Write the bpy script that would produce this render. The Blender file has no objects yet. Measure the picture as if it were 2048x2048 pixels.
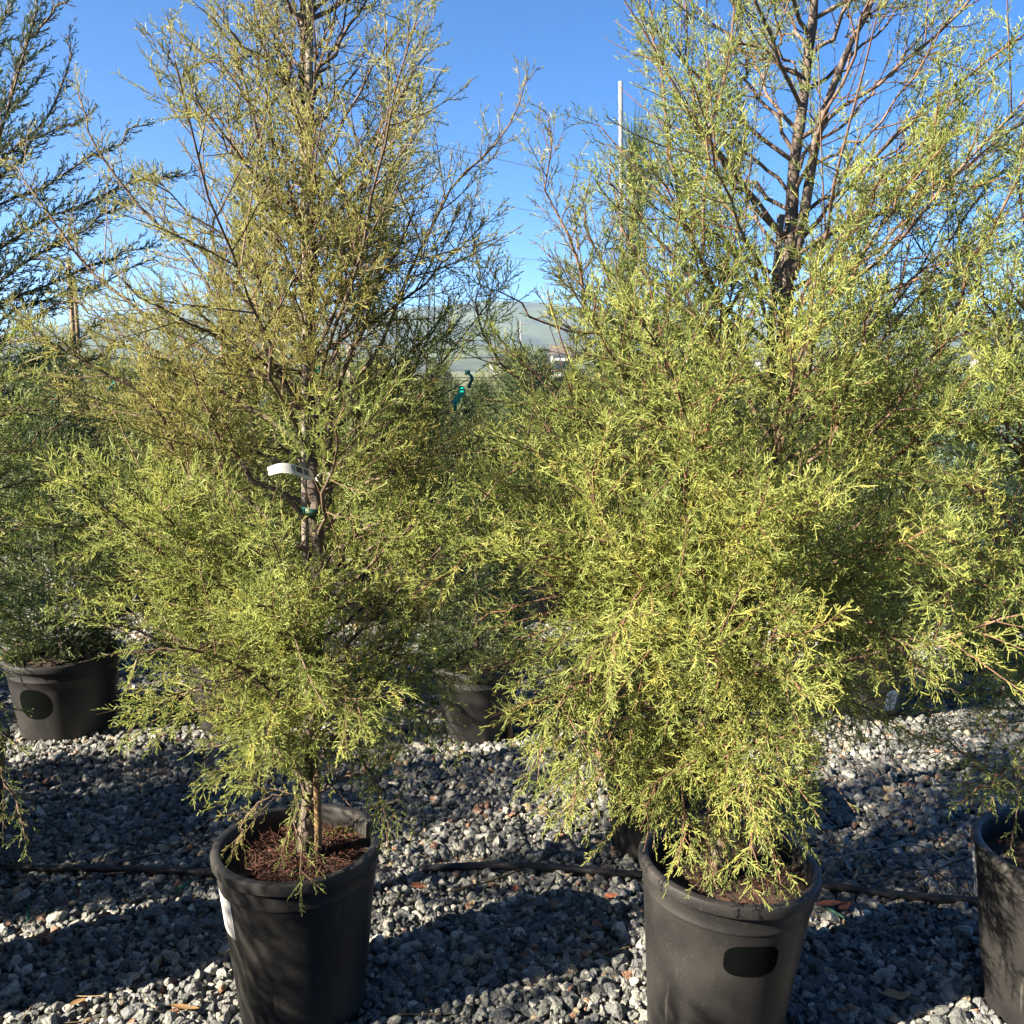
import bpy, math, random
import numpy as np
from mathutils import Vector, Matrix, Euler

R = math.radians
rng = np.random.default_rng(11)
random.seed(5)
scene = bpy.context.scene
COL = scene.collection

# ------------------------------------------------------------------ camera
FPX, CX, PITCH, CAMZ = 1850.0, 1024.0, R(8.7), 1.62      # focal length in photograph pixels
cam_d = bpy.data.cameras.new("camera")
cam = bpy.data.objects.new("camera", cam_d)
COL.objects.link(cam)
cam.location = (0, 0, CAMZ)
cam.rotation_euler = (R(90) - PITCH, 0, 0)
cam_d.sensor_width = 36
cam_d.lens = 36 * FPX / 2048
cam_d.clip_start, cam_d.clip_end = 0.05, 20000
cam_d.dof.use_dof = True
cam_d.dof.focus_distance = 2.45
cam_d.dof.aperture_fstop = 9.0
scene.camera = cam

# ------------------------------------------------------------------ light
SUN_AZ, SUN_EL = R(66), R(30)          # azimuth from straight behind the camera towards the left
sdir = Vector((-math.sin(SUN_AZ) * math.cos(SUN_EL), -math.cos(SUN_AZ) * math.cos(SUN_EL), math.sin(SUN_EL)))
sun_d = bpy.data.lights.new("sun", 'SUN')
sun_d.energy = 5.0
sun_d.angle = R(0.53)
sun_d.color = (1.0, 0.87, 0.68)
sun = bpy.data.objects.new("sun", sun_d)
sun.rotation_euler = sdir.to_track_quat('Z', 'Y').to_euler()
sun.location = (-6, -5, 8)
COL.objects.link(sun)
world = bpy.data.worlds.new("World")
scene.world = world
world.use_nodes = True
wn = world.node_tree
bg = wn.nodes["Background"]
sky = wn.nodes.new("ShaderNodeTexSky")
sky.sky_type = 'NISHITA'
sky.sun_disc = False
sky.sun_elevation = SUN_EL
sky.sun_rotation = SUN_AZ + math.pi
sky.air_density = 0.65
sky.altitude = 2500
sky.dust_density = 0.2
sky.ozone_density = 4.0
hsv = wn.nodes.new("ShaderNodeHueSaturation")
hsv.inputs["Saturation"].default_value = 1.25
wn.links.new(sky.outputs[0], hsv.inputs["Color"])
wn.links.new(hsv.outputs[0], bg.inputs[0])
bg.inputs[1].default_value = 0.05
vs = scene.view_settings
vs.view_transform = 'Standard'
vs.look = 'None'
vs.gamma = 1
vs.exposure = 2.5
try:
    vs.use_curve_mapping = False
except Exception:
    pass
scene.cycles.max_bounces = 6
scene.cycles.transparent_max_bounces = 8

# ------------------------------------------------------------------ helpers
def ray(px, py):
    a, b = (px - CX) / FPX, (CX - py) / FPX
    return np.array([a, math.cos(PITCH) + b * math.sin(PITCH), -math.sin(PITCH) + b * math.cos(PITCH)])

def at(px, py, Y):                      # the point seen at a pixel, Y metres into the scene
    d = ray(px, py)
    return np.array([0, 0, CAMZ]) + d * (Y / d[1])

def on(px, py, z=0.0):                  # the point seen at a pixel at height z
    d = ray(px, py)
    return np.array([0, 0, CAMZ]) + d * ((z - CAMZ) / d[2])

def tag(o, label=None, cat=None, group=None, kind=None):
    if label: o["label"] = label
    if cat: o["category"] = cat
    if group: o["group"] = group
    if kind: o["kind"] = kind
    return o

def link(name, me, mat=None, parent=None):
    o = bpy.data.objects.new(name, me)
    COL.objects.link(o)
    if me is not None and mat is not None and len(me.materials) == 0:
        me.materials.append(mat)
    if parent is not None:
        o.parent = parent
    return o

def empty(name, loc=(0, 0, 0)):
    o = bpy.data.objects.new(name, None)
    o.empty_display_size = 0.1
    COL.objects.link(o)
    o.location = tuple(float(v) for v in loc)
    return o

def npmesh(name, V, F, attrs=None, smooth=False, uv=None):
    """V (n,3); F list of int arrays (m,k)."""
    me = bpy.data.meshes.new(name)
    V = np.asarray(V, dtype=np.float32)
    F = [np.asarray(f, dtype=np.int32) for f in F if len(f)]
    nl = sum(f.size for f in F)
    npoly = sum(len(f) for f in F)
    me.vertices.add(len(V))
    me.vertices.foreach_set("co", V.ravel())
    me.loops.add(nl)
    me.loops.foreach_set("vertex_index", np.concatenate([f.ravel() for f in F]) if F else np.zeros(0, np.int32))
    me.polygons.add(npoly)
    tot = np.concatenate([np.full(len(f), f.shape[1], np.int32) for f in F])
    st = np.concatenate([[0], np.cumsum(tot)[:-1]]).astype(np.int32)
    me.polygons.foreach_set("loop_start", st)
    me.polygons.foreach_set("loop_total", tot)
    me.polygons.foreach_set("use_smooth", np.full(npoly, smooth))
    for k, v in (attrs or {}).items():
        a = me.attributes.new(k, 'FLOAT', 'POINT')
        a.data.foreach_set("value", np.asarray(v, np.float32))
    if uv is not None:
        l = me.uv_layers.new(name="UVMap")
        idx = np.concatenate([f.ravel() for f in F])
        l.data.foreach_set("uv", np.asarray(uv, np.float32)[idx].ravel())
    me.update(calc_edges=True)
    return me

def norm(a):
    return a / np.maximum(np.linalg.norm(a, axis=-1, keepdims=True), 1e-9)

def tubes(P, rad, S=3, cap=False):
    """P (N,K,3), rad (N,K) -> verts, [quads(, caps)]"""
    P = np.asarray(P, float)
    rad = np.asarray(rad, float)
    N, K, _ = P.shape
    T = norm(np.gradient(P, axis=1))
    ref = np.zeros_like(T)
    t0 = T.mean(axis=1)
    pick = np.abs(t0[:, 2]) < 0.8
    ref[pick] = (0, 0, 1)
    ref[~pick] = (1, 0, 0)
    A = norm(np.cross(T, ref))
    B = np.cross(T, A)
    ang = np.arange(S) * 2 * np.pi / S
    V = P[:, :, None, :] + rad[:, :, None, None] * (A[:, :, None, :] * np.cos(ang)[None, None, :, None] + B[:, :, None, :] * np.sin(ang)[None, None, :, None])
    idx = np.arange(N * K * S).reshape(N, K, S)
    a = idx[:, :-1, :]
    b = np.roll(a, -1, axis=2)
    c = idx[:, 1:, :]
    d = np.roll(c, -1, axis=2)
    Q = np.stack([a, b, d, c], axis=-1).reshape(-1, 4)
    F = [Q]
    if cap:
        F.append(idx[:, -1, :].reshape(N, S))
        F.append(idx[:, 0, ::-1].reshape(N, S))
    return V.reshape(-1, 3), F

def vstrips(A, B, w0, w1, r_):
    """slim folded blades (two faces each) from A to B, n of them"""
    T = norm(B - A)
    side = norm(np.cross(T, r_.normal(0, 1, T.shape)))
    up = np.cross(T, side)
    V = np.stack([A - side * w0, A + up * w0, A + side * w0, B - side * w1, B + up * w1, B + side * w1], 1)
    i = np.arange(len(A) * 6).reshape(-1, 6)
    F = np.concatenate([i[:, [0, 1, 4, 3]], i[:, [1, 2, 5, 4]]])
    return V.reshape(-1, 3), [F]

def smoothline(pts, n):
    """Catmull-Rom resample"""
    p = np.asarray(pts, float)
    if len(p) == 2:
        t = np.linspace(0, 1, n)[:, None]
        return p[0] * (1 - t) + p[1] * t
    q = np.vstack([2 * p[0] - p[1], p, 2 * p[-1] - p[-2]])
    seg = len(p) - 1
    out = []
    for u in np.linspace(0, seg - 1e-6, n):
        i = int(u)
        t = u - i
        a, b, c, d = q[i], q[i + 1], q[i + 2], q[i + 3]
        out.append(0.5 * (2 * b + (c - a) * t + (2 * a - 5 * b + 4 * c - d) * t * t + (3 * b - a - 3 * c + d) * t ** 3))
    return np.array(out)

def merge(parts):
    """parts: list of (V, [F], attrdict)"""
    Vs, Fs, At, off = [], [], {}, 0
    for V, F, A in parts:
        Vs.append(V)
        for f in F:
            Fs.append(f + off)
        for k, v in A.items():
            At.setdefault(k, []).append(np.broadcast_to(v, (len(V),)))
        off += len(V)
    return np.concatenate(Vs), Fs, {k: np.concatenate(v) for k, v in At.items()}

def lathe(profile, seg=64):
    pr = np.asarray(profile, float)
    a = np.arange(seg) * 2 * np.pi / seg
    V = np.stack([pr[:, None, 0] * np.cos(a), pr[:, None, 0] * np.sin(a), np.broadcast_to(pr[:, None, 1], (len(pr), seg))], axis=-1)
    idx = np.arange(len(pr) * seg).reshape(len(pr), seg)
    A, C = idx[:-1], idx[1:]
    Q = np.stack([A, np.roll(A, -1, 1), np.roll(C, -1, 1), C], axis=-1).reshape(-1, 4)
    return V.reshape(-1, 3), [Q]

# ------------------------------------------------------------------ materials
def mat(name):
    m = bpy.data.materials.new(name)
    m.use_nodes = True
    nt = m.node_tree
    return m, nt, nt.nodes["Principled BSDF"]

def N(nt, t, **kw):
    n = nt.nodes.new(t)
    for k, v in kw.items():
        if k.startswith("i_"):
            n.inputs[int(k[2:])].default_value = v
        else:
            setattr(n, k, v)
    return n

def ramp(nt, stops, interp='LINEAR'):
    r = nt.nodes.new("ShaderNodeValToRGB")
    r.color_ramp.interpolation = interp
    e = r.color_ramp.elements
    while len(e) > 1:
        e.remove(e[-1])
    for i, (p, c) in enumerate(stops):
        x = e[0] if i == 0 else e.new(p)
        x.position = p
        x.color = (*c, 1)
    return r

def foliage_mat(name, stops, rough=0.5, trans=0.25):
    m, nt, b = mat(name)
    a = N(nt, "ShaderNodeAttribute", attribute_name="tint")
    r = ramp(nt, stops)
    nt.links.new(a.outputs["Fac"], r.inputs[0])
    nt.links.new(r.outputs[0], b.inputs["Base Color"])
    b.inputs["Roughness"].default_value = rough
    b.inputs["Specular IOR Level"].default_value = 0.35
    t = N(nt, "ShaderNodeBsdfTranslucent")
    nt.links.new(r.outputs[0], t.inputs[0])
    mx = N(nt, "ShaderNodeMixShader")
    mx.inputs[0].default_value = trans
    nt.links.new(b.outputs[0], mx.inputs[1])
    nt.links.new(t.outputs[0], mx.inputs[2])
    nt.links.new(mx.outputs[0], nt.nodes["Material Output"].inputs[0])
    return m

M = {}
M['juniper_olive'] = foliage_mat("juniper_olive", [(0, (.13, .075, .035)), (.12, (.15, .155, .055)), (.5, (.31, .305, .095)), (.8, (.46, .43, .14)), (1, (.54, .51, .22))], trans=.45)
M['juniper_lime'] = foliage_mat("juniper_lime", [(0, (.15, .08, .035)), (.1, (.125, .165, .055)), (.5, (.27, .325, .092)), (.8, (.43, .455, .13)), (1, (.56, .50, .13))], trans=.45)
M['cypress_green'] = foliage_mat("cypress_green", [(0, (.06, .05, .025)), (.15, (.05, .082, .04)), (.6, (.095, .14, .06)), (1, (.19, .23, .08))])
M['conifer_dark'] = foliage_mat("conifer_dark", [(0, (.06, .05, .028)), (.2, (.055, .078, .036)), (.7, (.11, .145, .062)), (1, (.18, .21, .075))])
M['conifer_blue'] = foliage_mat("conifer_blue", [(0, (.07, .07, .05)), (.2, (.06, .10, .075)), (.7, (.13, .20, .16)), (1, (.24, .31, .24))])
M['conifer_gold'] = foliage_mat("conifer_gold", [(0, (.10, .07, .028)), (.2, (.10, .12, .03)), (.7, (.20, .215, .05)), (1, (.33, .31, .06))])
M['needle'] = foliage_mat("needle", [(0, (.10, .11, .04)), (.5, (.12, .17, .09)), (1, (.26, .28, .13))])

def bark_mat(name, c1, c2, young):
    m, nt, b = mat(name)
    tc = N(nt, "ShaderNodeTexCoord")
    mp = N(nt, "ShaderNodeMapping")
    mp.inputs["Scale"].default_value = (90, 90, 16)
    nt.links.new(tc.outputs["Object"], mp.inputs[0])
    n = N(nt, "ShaderNodeTexNoise")
    n.inputs["Scale"].default_value = 1.0
    n.inputs["Detail"].default_value = 6
    nt.links.new(mp.outputs[0], n.inputs[0])
    r = ramp(nt, [(.35, c1), (.65, c2)])
    nt.links.new(n.outputs[0], r.inputs[0])
    a = N(nt, "ShaderNodeAttribute", attribute_name="young")
    mx = N(nt, "ShaderNodeMix", data_type='RGBA')
    nt.links.new(a.outputs["Fac"], mx.inputs[0])
    nt.links.new(r.outputs[0], mx.inputs[6])
    mx.inputs[7].default_value = (*young, 1)
    nt.links.new(mx.outputs[2], b.inputs["Base Color"])
    b.inputs["Roughness"].default_value = 0.8
    bp = N(nt, "ShaderNodeBump")
    bp.inputs["Strength"].default_value = 0.5
    bp.inputs["Distance"].default_value = 0.003
    nt.links.new(n.outputs[0], bp.inputs["Height"])
    nt.links.new(bp.outputs[0], b.inputs["Normal"])
    return m
M['bark'] = bark_mat("bark", (.05, .038, .030), (.13, .10, .082), (.12, .068, .038))
M['bark_red'] = bark_mat("bark_red", (.07, .05, .04), (.17, .135, .11), (.16, .075, .038))

def pot_mat():
    m, nt, b = mat("black_pot_plastic")
    tc = N(nt, "ShaderNodeTexCoord")
    n1 = N(nt, "ShaderNodeTexNoise")
    n1.inputs["Scale"].default_value = 7
    n1.inputs["Detail"].default_value = 5
    nt.links.new(tc.outputs["Object"], n1.inputs[0])
    n2 = N(nt, "ShaderNodeTexNoise")
    n2.inputs["Scale"].default_value = 210
    n2.inputs["Detail"].default_value = 2
    nt.links.new(tc.outputs["Object"], n2.inputs[0])
    mp = N(nt, "ShaderNodeMapping")
    mp.inputs["Scale"].default_value = (60, 60, 4)
    mp.inputs["Rotation"].default_value = (.25, .2, 0)
    nt.links.new(tc.outputs["Object"], mp.inputs[0])
    n3 = N(nt, "ShaderNodeTexNoise")
    n3.inputs["Scale"].default_value = 1
    n3.inputs["Detail"].default_value = 3
    nt.links.new(mp.outputs[0], n3.inputs[0])
    r1 = ramp(nt, [(.35, (.010, .010, .0112)), (.75, (.022, .021, .020))])
    nt.links.new(n1.outputs[0], r1.inputs[0])
    r2 = ramp(nt, [(.64, (0, 0, 0)), (.74, (.32, .32, .32))])
    nt.links.new(n2.outputs[0], r2.inputs[0])
    r3 = ramp(nt, [(.66, (0, 0, 0)), (.76, (.45, .45, .45))])
    nt.links.new(n3.outputs[0], r3.inputs[0])
    ad = N(nt, "ShaderNodeMath", operation='MAXIMUM')
    nt.links.new(r2.outputs[0], ad.inputs[0])
    nt.links.new(r3.outputs[0], ad.inputs[1])
    mx = N(nt, "ShaderNodeMix", data_type='RGBA')
    nt.links.new(ad.outputs[0], mx.inputs[0])
    nt.links.new(r1.outputs[0], mx.inputs[6])
    mx.inputs[7].default_value = (.10, .094, .085, 1)
    nt.links.new(mx.outputs[2], b.inputs["Base Color"])
    rr = ramp(nt, [(.3, (.42, .42, .42)), (.7, (.62, .62, .62))])
    nt.links.new(n1.outputs[0], rr.inputs[0])
    nt.links.new(rr.outputs[0], b.inputs["Roughness"])
    bp = N(nt, "ShaderNodeBump")
    bp.inputs["Strength"].default_value = .12
    bp.inputs["Distance"].default_value = .002
    nt.links.new(n2.outputs[0], bp.inputs["Height"])
    nt.links.new(bp.outputs[0], b.inputs["Normal"])
    return m
M['pot'] = pot_mat()

def flat_mat(name, c, rough=.6, noise=0.0, scale=40, spec=.4):
    m, nt, b = mat(name)
    b.inputs["Roughness"].default_value = rough
    b.inputs["Specular IOR Level"].default_value = spec
    if noise:
        tc = N(nt, "ShaderNodeTexCoord")
        n = N(nt, "ShaderNodeTexNoise")
        n.inputs["Scale"].default_value = scale
        n.inputs["Detail"].default_value = 5
        nt.links.new(tc.outputs["Object"], n.inputs[0])
        lo = tuple(max(0, v * (1 - noise)) for v in c)
        hi = tuple(v * (1 + noise) for v in c)
        r = ramp(nt, [(.3, lo), (.7, hi)])
        nt.links.new(n.outputs[0], r.inputs[0])
        nt.links.new(r.outputs[0], b.inputs["Base Color"])
    else:
        b.inputs["Base Color"].default_value = (*c, 1)
    return m
M['black_oval'] = flat_mat("black_oval_print", (.002, .003, .003), .9, spec=.03)  # blacked-out brand logos, drawn as flat black ovals
M['hose'] = flat_mat("hose_plastic", (.015, .015, .017), .45, .3, 60)
M['tube'] = flat_mat("thin_tube_plastic", (.02, .02, .022), .4)
M['tube_pale'] = flat_mat("sunbleached_tube", (.20, .18, .15), .5)  # paler copy of the tube plastic, sunlight put into its colour
M['green_plastic'] = flat_mat("green_plastic", (.0, .06, .036), .4)
M['tie'] = flat_mat("green_tie_tape", (.0, .045, .036), .5)
M['ribbon'] = flat_mat("teal_ribbon", (.0, .36, .30), .4)
M['stake_wood'] = flat_mat("weathered_stake", (.19, .165, .14), .8, .35, 60)
M['bamboo'] = flat_mat("bamboo_cane", (.17, .11, .06), .6, .25, 30)
M['metal_pole'] = flat_mat("pale_pole", (.20, .20, .205), .4, .1, 10)
M['soil'] = flat_mat("potting_soil", (.03, .018, .012), .95, .6, 120)
M['mulch'] = flat_mat("bark_mulch", (.055, .020, .012), .85, .6, 60)
M['moss'] = flat_mat("moss", (.12, .14, .02), .9, .5, 150)
M['wire'] = flat_mat("wire", (.03, .03, .035), .5)
M['cable'] = flat_mat("cable", (.20, .20, .20), .5)  # paled to put distance haze into the colour
M['leaf_tan'] = flat_mat("dry_leaf_tan", (.22, .13, .055), .7, .25, 60)
M['leaf_rust'] = flat_mat("dry_leaf_rust", (.16, .055, .03), .7, .35, 60)
M['straw'] = flat_mat("dry_straw", (.17, .13, .06), .7, .2, 50)
M['white_wall'] = flat_mat("white_wall", (.5, .5, .49), .7, .06, 1)
M['roof'] = flat_mat("roof_shingle", (.09, .08, .075), .8, .25, 3)
M['dark_glass'] = flat_mat("dark_glass", (.03, .035, .04), .15)
M['red_plastic'] = flat_mat("red_tag", (.5, .05, .05), .5)
M['blue_plastic'] = flat_mat("pale_blue_tag", (.55, .68, .85), .5)

def label_mat(name, v0=.0, v1=.45, n=46, horizontal=False):
    """white paper with a barcode and grey lines of unreadable print, from UVs"""
    m, nt, b = mat(name)
    uv = N(nt, "ShaderNodeUVMap")
    sp = N(nt, "ShaderNodeSeparateXYZ")
    nt.links.new(uv.outputs[0], sp.inputs[0])
    U, V = (sp.outputs[0], sp.outputs[1])
    def math_(op, a, bval=None, c=None):
        k = N(nt, "ShaderNodeMath", operation=op)
        for i, x in enumerate((a, bval, c)):
            if x is None: continue
            if isinstance(x, (int, float)): k.inputs[i].default_value = x
            else: nt.links.new(x, k.inputs[i])
        return k.outputs[0]
    def inside(x, lo, hi):
        return math_('MULTIPLY', math_('GREATER_THAN', x, lo), math_('LESS_THAN', x, hi))
    wnz = N(nt, "ShaderNodeTexWhiteNoise", noise_dimensions='1D')
    nt.links.new(math_('FLOOR', math_('MULTIPLY', U, float(n))), wnz.inputs["W"])
    bars = math_('LESS_THAN', wnz.outputs[0], .5)
    bc = math_('MULTIPLY', bars, math_('MULTIPLY', inside(U, v0, v1), inside(V, .38, .88)))
    rows = math_('LESS_THAN', math_('FRACT', math_('MULTIPLY', V, 9.0)), .45)
    nz = N(nt, "ShaderNodeTexNoise")
    nz.inputs["Scale"].default_value = 60
    nt.links.new(uv.outputs[0], nz.inputs[0])
    words = math_('GREATER_THAN', nz.outputs[0], .48)
    tx = math_('MULTIPLY', math_('MULTIPLY', rows, words), math_('MULTIPLY', inside(U, v1 + .06 if v1 < .6 else .06, .94 if v1 < .6 else v0 - .04), inside(V, .12, .8)))
    tot = math_('MINIMUM', math_('ADD', bc, math_('MULTIPLY', tx, .6)), 1.0)
    mx = N(nt, "ShaderNodeMix", data_type='RGBA')
    nt.links.new(tot, mx.inputs[0])
    mx.inputs[6].default_value = (.50, .51, .52, 1)
    mx.inputs[7].default_value = (.04, .04, .045, 1)
    nt.links.new(mx.outputs[2], b.inputs["Base Color"])
    b.inputs["Roughness"].default_value = .45
    return m
M['tag_print'] = label_mat("tag_print", .48, .92, 34)
M['pot_label'] = label_mat("pot_label_print", .05, .38)

def stone_mat():
    m, nt, b = mat("gravel_stone")
    oi = N(nt, "ShaderNodeObjectInfo")
    r = ramp(nt, [(0, (0.085, 0.091, 0.091)), (.22, (0.130, 0.138, 0.133)), (.42, (0.182, 0.189, 0.177)), (.6, (0.247, 0.247, 0.224)), (.70, (0.111, 0.117, 0.124)),
                  (.83, (0.351, 0.341, 0.305)), (.90, (0.325, 0.254, 0.169)), (.945, (0.234, 0.130, 0.085)), (.97, (0.494, 0.474, 0.429))], 'CONSTANT')
    nt.links.new(oi.outputs["Random"], r.inputs[0])
    tc = N(nt, "ShaderNodeTexCoord")
    n = N(nt, "ShaderNodeTexNoise")
    n.inputs["Scale"].default_value = 2.2
    n.inputs["Detail"].default_value = 6
    nt.links.new(tc.outputs["Object"], n.inputs[0])
    rr = ramp(nt, [(.3, (.62, .62, .62)), (.7, (1.25, 1.25, 1.25))])
    nt.links.new(n.outputs[0], rr.inputs[0])
    mx = N(nt, "ShaderNodeMix", data_type='RGBA', blend_type='MULTIPLY')
    mx.inputs[0].default_value = 1
    nt.links.new(r.outputs[0], mx.inputs[6])
    nt.links.new(rr.outputs[0], mx.inputs[7])
    nt.links.new(mx.outputs[2], b.inputs["Base Color"])
    b.inputs["Roughness"].default_value = .75
    bp = N(nt, "ShaderNodeBump")
    bp.inputs["Strength"].default_value = .4
    bp.inputs["Distance"].default_value = .1
    nt.links.new(n.outputs[0], bp.inputs["Height"])
    nt.links.new(bp.outputs[0], b.inputs["Normal"])
    return m
M['stone'] = stone_mat()

def ground_mat():
    m, nt, b = mat("gravel_bed")
    g = N(nt, "ShaderNodeNewGeometry")
    v = N(nt, "ShaderNodeTexVoronoi")
    v.inputs["Scale"].default_value = 38
    nt.links.new(g.outputs["Position"], v.inputs[0])
    sp = N(nt, "ShaderNodeSeparateColor")
    nt.links.new(v.outputs["Color"], sp.inputs[0])
    r = ramp(nt, [(0, (.03, .032, .033)), (.4, (.07, .07, .066)), (.8, (.12, .115, .105)), (1, (.17, .16, .15))])
    nt.links.new(sp.outputs[0], r.inputs[0])
    sy = N(nt, "ShaderNodeSeparateXYZ")
    nt.links.new(g.outputs["Position"], sy.inputs[0])
    mr = N(nt, "ShaderNodeMapRange")
    mr.inputs[1].default_value = 24
    mr.inputs[2].default_value = 34
    nt.links.new(sy.outputs[1], mr.inputs[0])
    n = N(nt, "ShaderNodeTexNoise")
    n.inputs["Scale"].default_value = .02
    n.inputs["Detail"].default_value = 8
    nt.links.new(g.outputs["Position"], n.inputs[0])
    r2 = ramp(nt, [(.35, (.06, .08, .03)), (.55, (.12, .13, .06)), (.7, (.20, .17, .11))])
    nt.links.new(n.outputs[0], r2.inputs[0])
    mx = N(nt, "ShaderNodeMix", data_type='RGBA')
    nt.links.new(mr.outputs[0], mx.inputs[0])
    nt.links.new(r.outputs[0], mx.inputs[6])
    nt.links.new(r2.outputs[0], mx.inputs[7])
    nt.links.new(mx.outputs[2], b.inputs["Base Color"])
    b.inputs["Roughness"].default_value = .9
    bp = N(nt, "ShaderNodeBump")
    bp.inputs["Strength"].default_value = .8
    bp.inputs["Distance"].default_value = .012
    nt.links.new(v.outputs["Distance"], bp.inputs["Height"])
    bp.invert = True
    nt.links.new(bp.outputs[0], b.inputs["Normal"])
    return m
M['ground'] = ground_mat()

def hill_mat():
    m, nt, b = mat("hill_grass_and_oaks")
    g = N(nt, "ShaderNodeNewGeometry")
    n = N(nt, "ShaderNodeTexNoise")
    n.inputs["Scale"].default_value = .006
    n.inputs["Detail"].default_value = 9
    n.inputs["Roughness"].default_value = .65
    nt.links.new(g.outputs["Position"], n.inputs[0])
    r = ramp(nt, [(.38, (.065, .085, .035)), (.50, (.045, .06, .028)), (.56, (.016, .024, .013)), (.75, (.022, .03, .016))])
    nt.links.new(n.outputs[0], r.inputs[0])
    nt.links.new(r.outputs[0], b.inputs["Base Color"])
    b.inputs["Roughness"].default_value = 1
    return m
M['hill'] = hill_mat()

# ------------------------------------------------------------------ the setting
def sheet(name, x0, x1, y0, y1, z, m, nx=1, ny=1):
    xs, ys = np.linspace(x0, x1, nx + 1), np.linspace(y0, y1, ny + 1)
    X, Y = np.meshgrid(xs, ys)
    V = np.stack([X, Y, np.full_like(X, z)], -1).reshape(-1, 3)
    i = np.arange((nx + 1) * (ny + 1)).reshape(ny + 1, nx + 1)
    F = np.stack([i[:-1, :-1], i[:-1, 1:], i[1:, 1:], i[1:, :-1]], -1).reshape(-1, 4)
    return tag(link(name, npmesh(name, V, [F]), m), kind='structure')
ground = sheet("ground", -4200, 4200, -200, 4200, 0, M['ground'], 8, 8)

def ridge(name, dist, seed, pts, depth, base=-3):
    """a range of hills: pts are (photo x, photo y) of its crest"""
    r_ = np.random.default_rng(seed)
    cr = np.array([at(px, py, dist) for px, py in pts])
    xs = np.linspace(cr[0, 0], cr[-1, 0], 160)
    top = np.interp(xs, cr[:, 0], cr[:, 2])
    top += sum(np.sin(xs / w + r_.uniform(0, 6)) * a for w, a in ((160, 5), (70, 2.5), (31, 1.2)))
    us = np.linspace(-1, 1, 25)
    V = []
    for u in us:
        prof = (1 - abs(u)) ** .9
        wob = sum(np.sin(xs / w + u * 3 * k + r_.uniform(0, 6)) * a for k, (w, a) in enumerate(((120, 6), (55, 4), (24, 2)))) * (1 - abs(u)) * abs(u) * 3
        V.append(np.stack([xs, np.full_like(xs, dist + u * depth) + 30 * np.sin(xs / 140), base + (top - base) * prof + wob], -1))
    V = np.array(V)
    i = np.arange(25 * 160).reshape(25, 160)
    F = np.stack([i[:-1, :-1], i[:-1, 1:], i[1:, 1:], i[1:, :-1]], -1).reshape(-1, 4)
    return tag(link(name, npmesh(name, V.reshape(-1, 3), [F], smooth=True), M['hill']), kind='structure')
ridge("hills", 2700, 3, [(-1500, 690), (-300, 675), (60, 662), (230, 632), (380, 615), (520, 606), (700, 628), (860, 608), (1000, 604), (1150, 612), (1400, 640), (1700, 628), (2100, 640), (2600, 600), (3600, 680)], 900)
ridge("foothills", 1500, 8, [(-1800, 725), (-200, 716), (300, 708), (600, 694), (900, 690), (1150, 700), (1500, 706), (2000, 690), (2500, 715), (3800, 730)], 350)

# ------------------------------------------------------------------ gravel
def stone_mesh(seed):
    r_ = random.Random(seed)
    import bmesh
    bm = bmesh.new()
    bmesh.ops.create_icosphere(bm, subdivisions=2, radius=1.0)
    cuts = []
    for _ in range(11):
        v = Vector((r_.gauss(0, 1), r_.gauss(0, 1), r_.gauss(0, 1))).normalized()
        cuts.append((v, r_.uniform(.42, .80)))
    sc = (r_.uniform(1.15, 1.6), r_.uniform(.85, 1.15), r_.uniform(.6, .95))
    for v in bm.verts:
        p = v.co.copy()
        for n_, d in cuts:
            e = p.dot(n_) - d
            if e > 0:
                p -= n_ * e
        v.co = Vector((p.x * sc[0], p.y * sc[1], p.z * sc[2]))
    bmesh.ops.dissolve_limit(bm, angle_limit=.12, verts=bm.verts, edges=bm.edges)
    bmesh.ops.triangulate(bm, faces=bm.faces)
    me = bpy.data.meshes.new("stone")
    bm.to_mesh(me)
    bm.free()
    me.materials.append(M['stone'])
    return me
STONES = [stone_mesh(i) for i in range(14)]
POTS_XY = []   # filled below: (x, y, radius) kept free of stones

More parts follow.
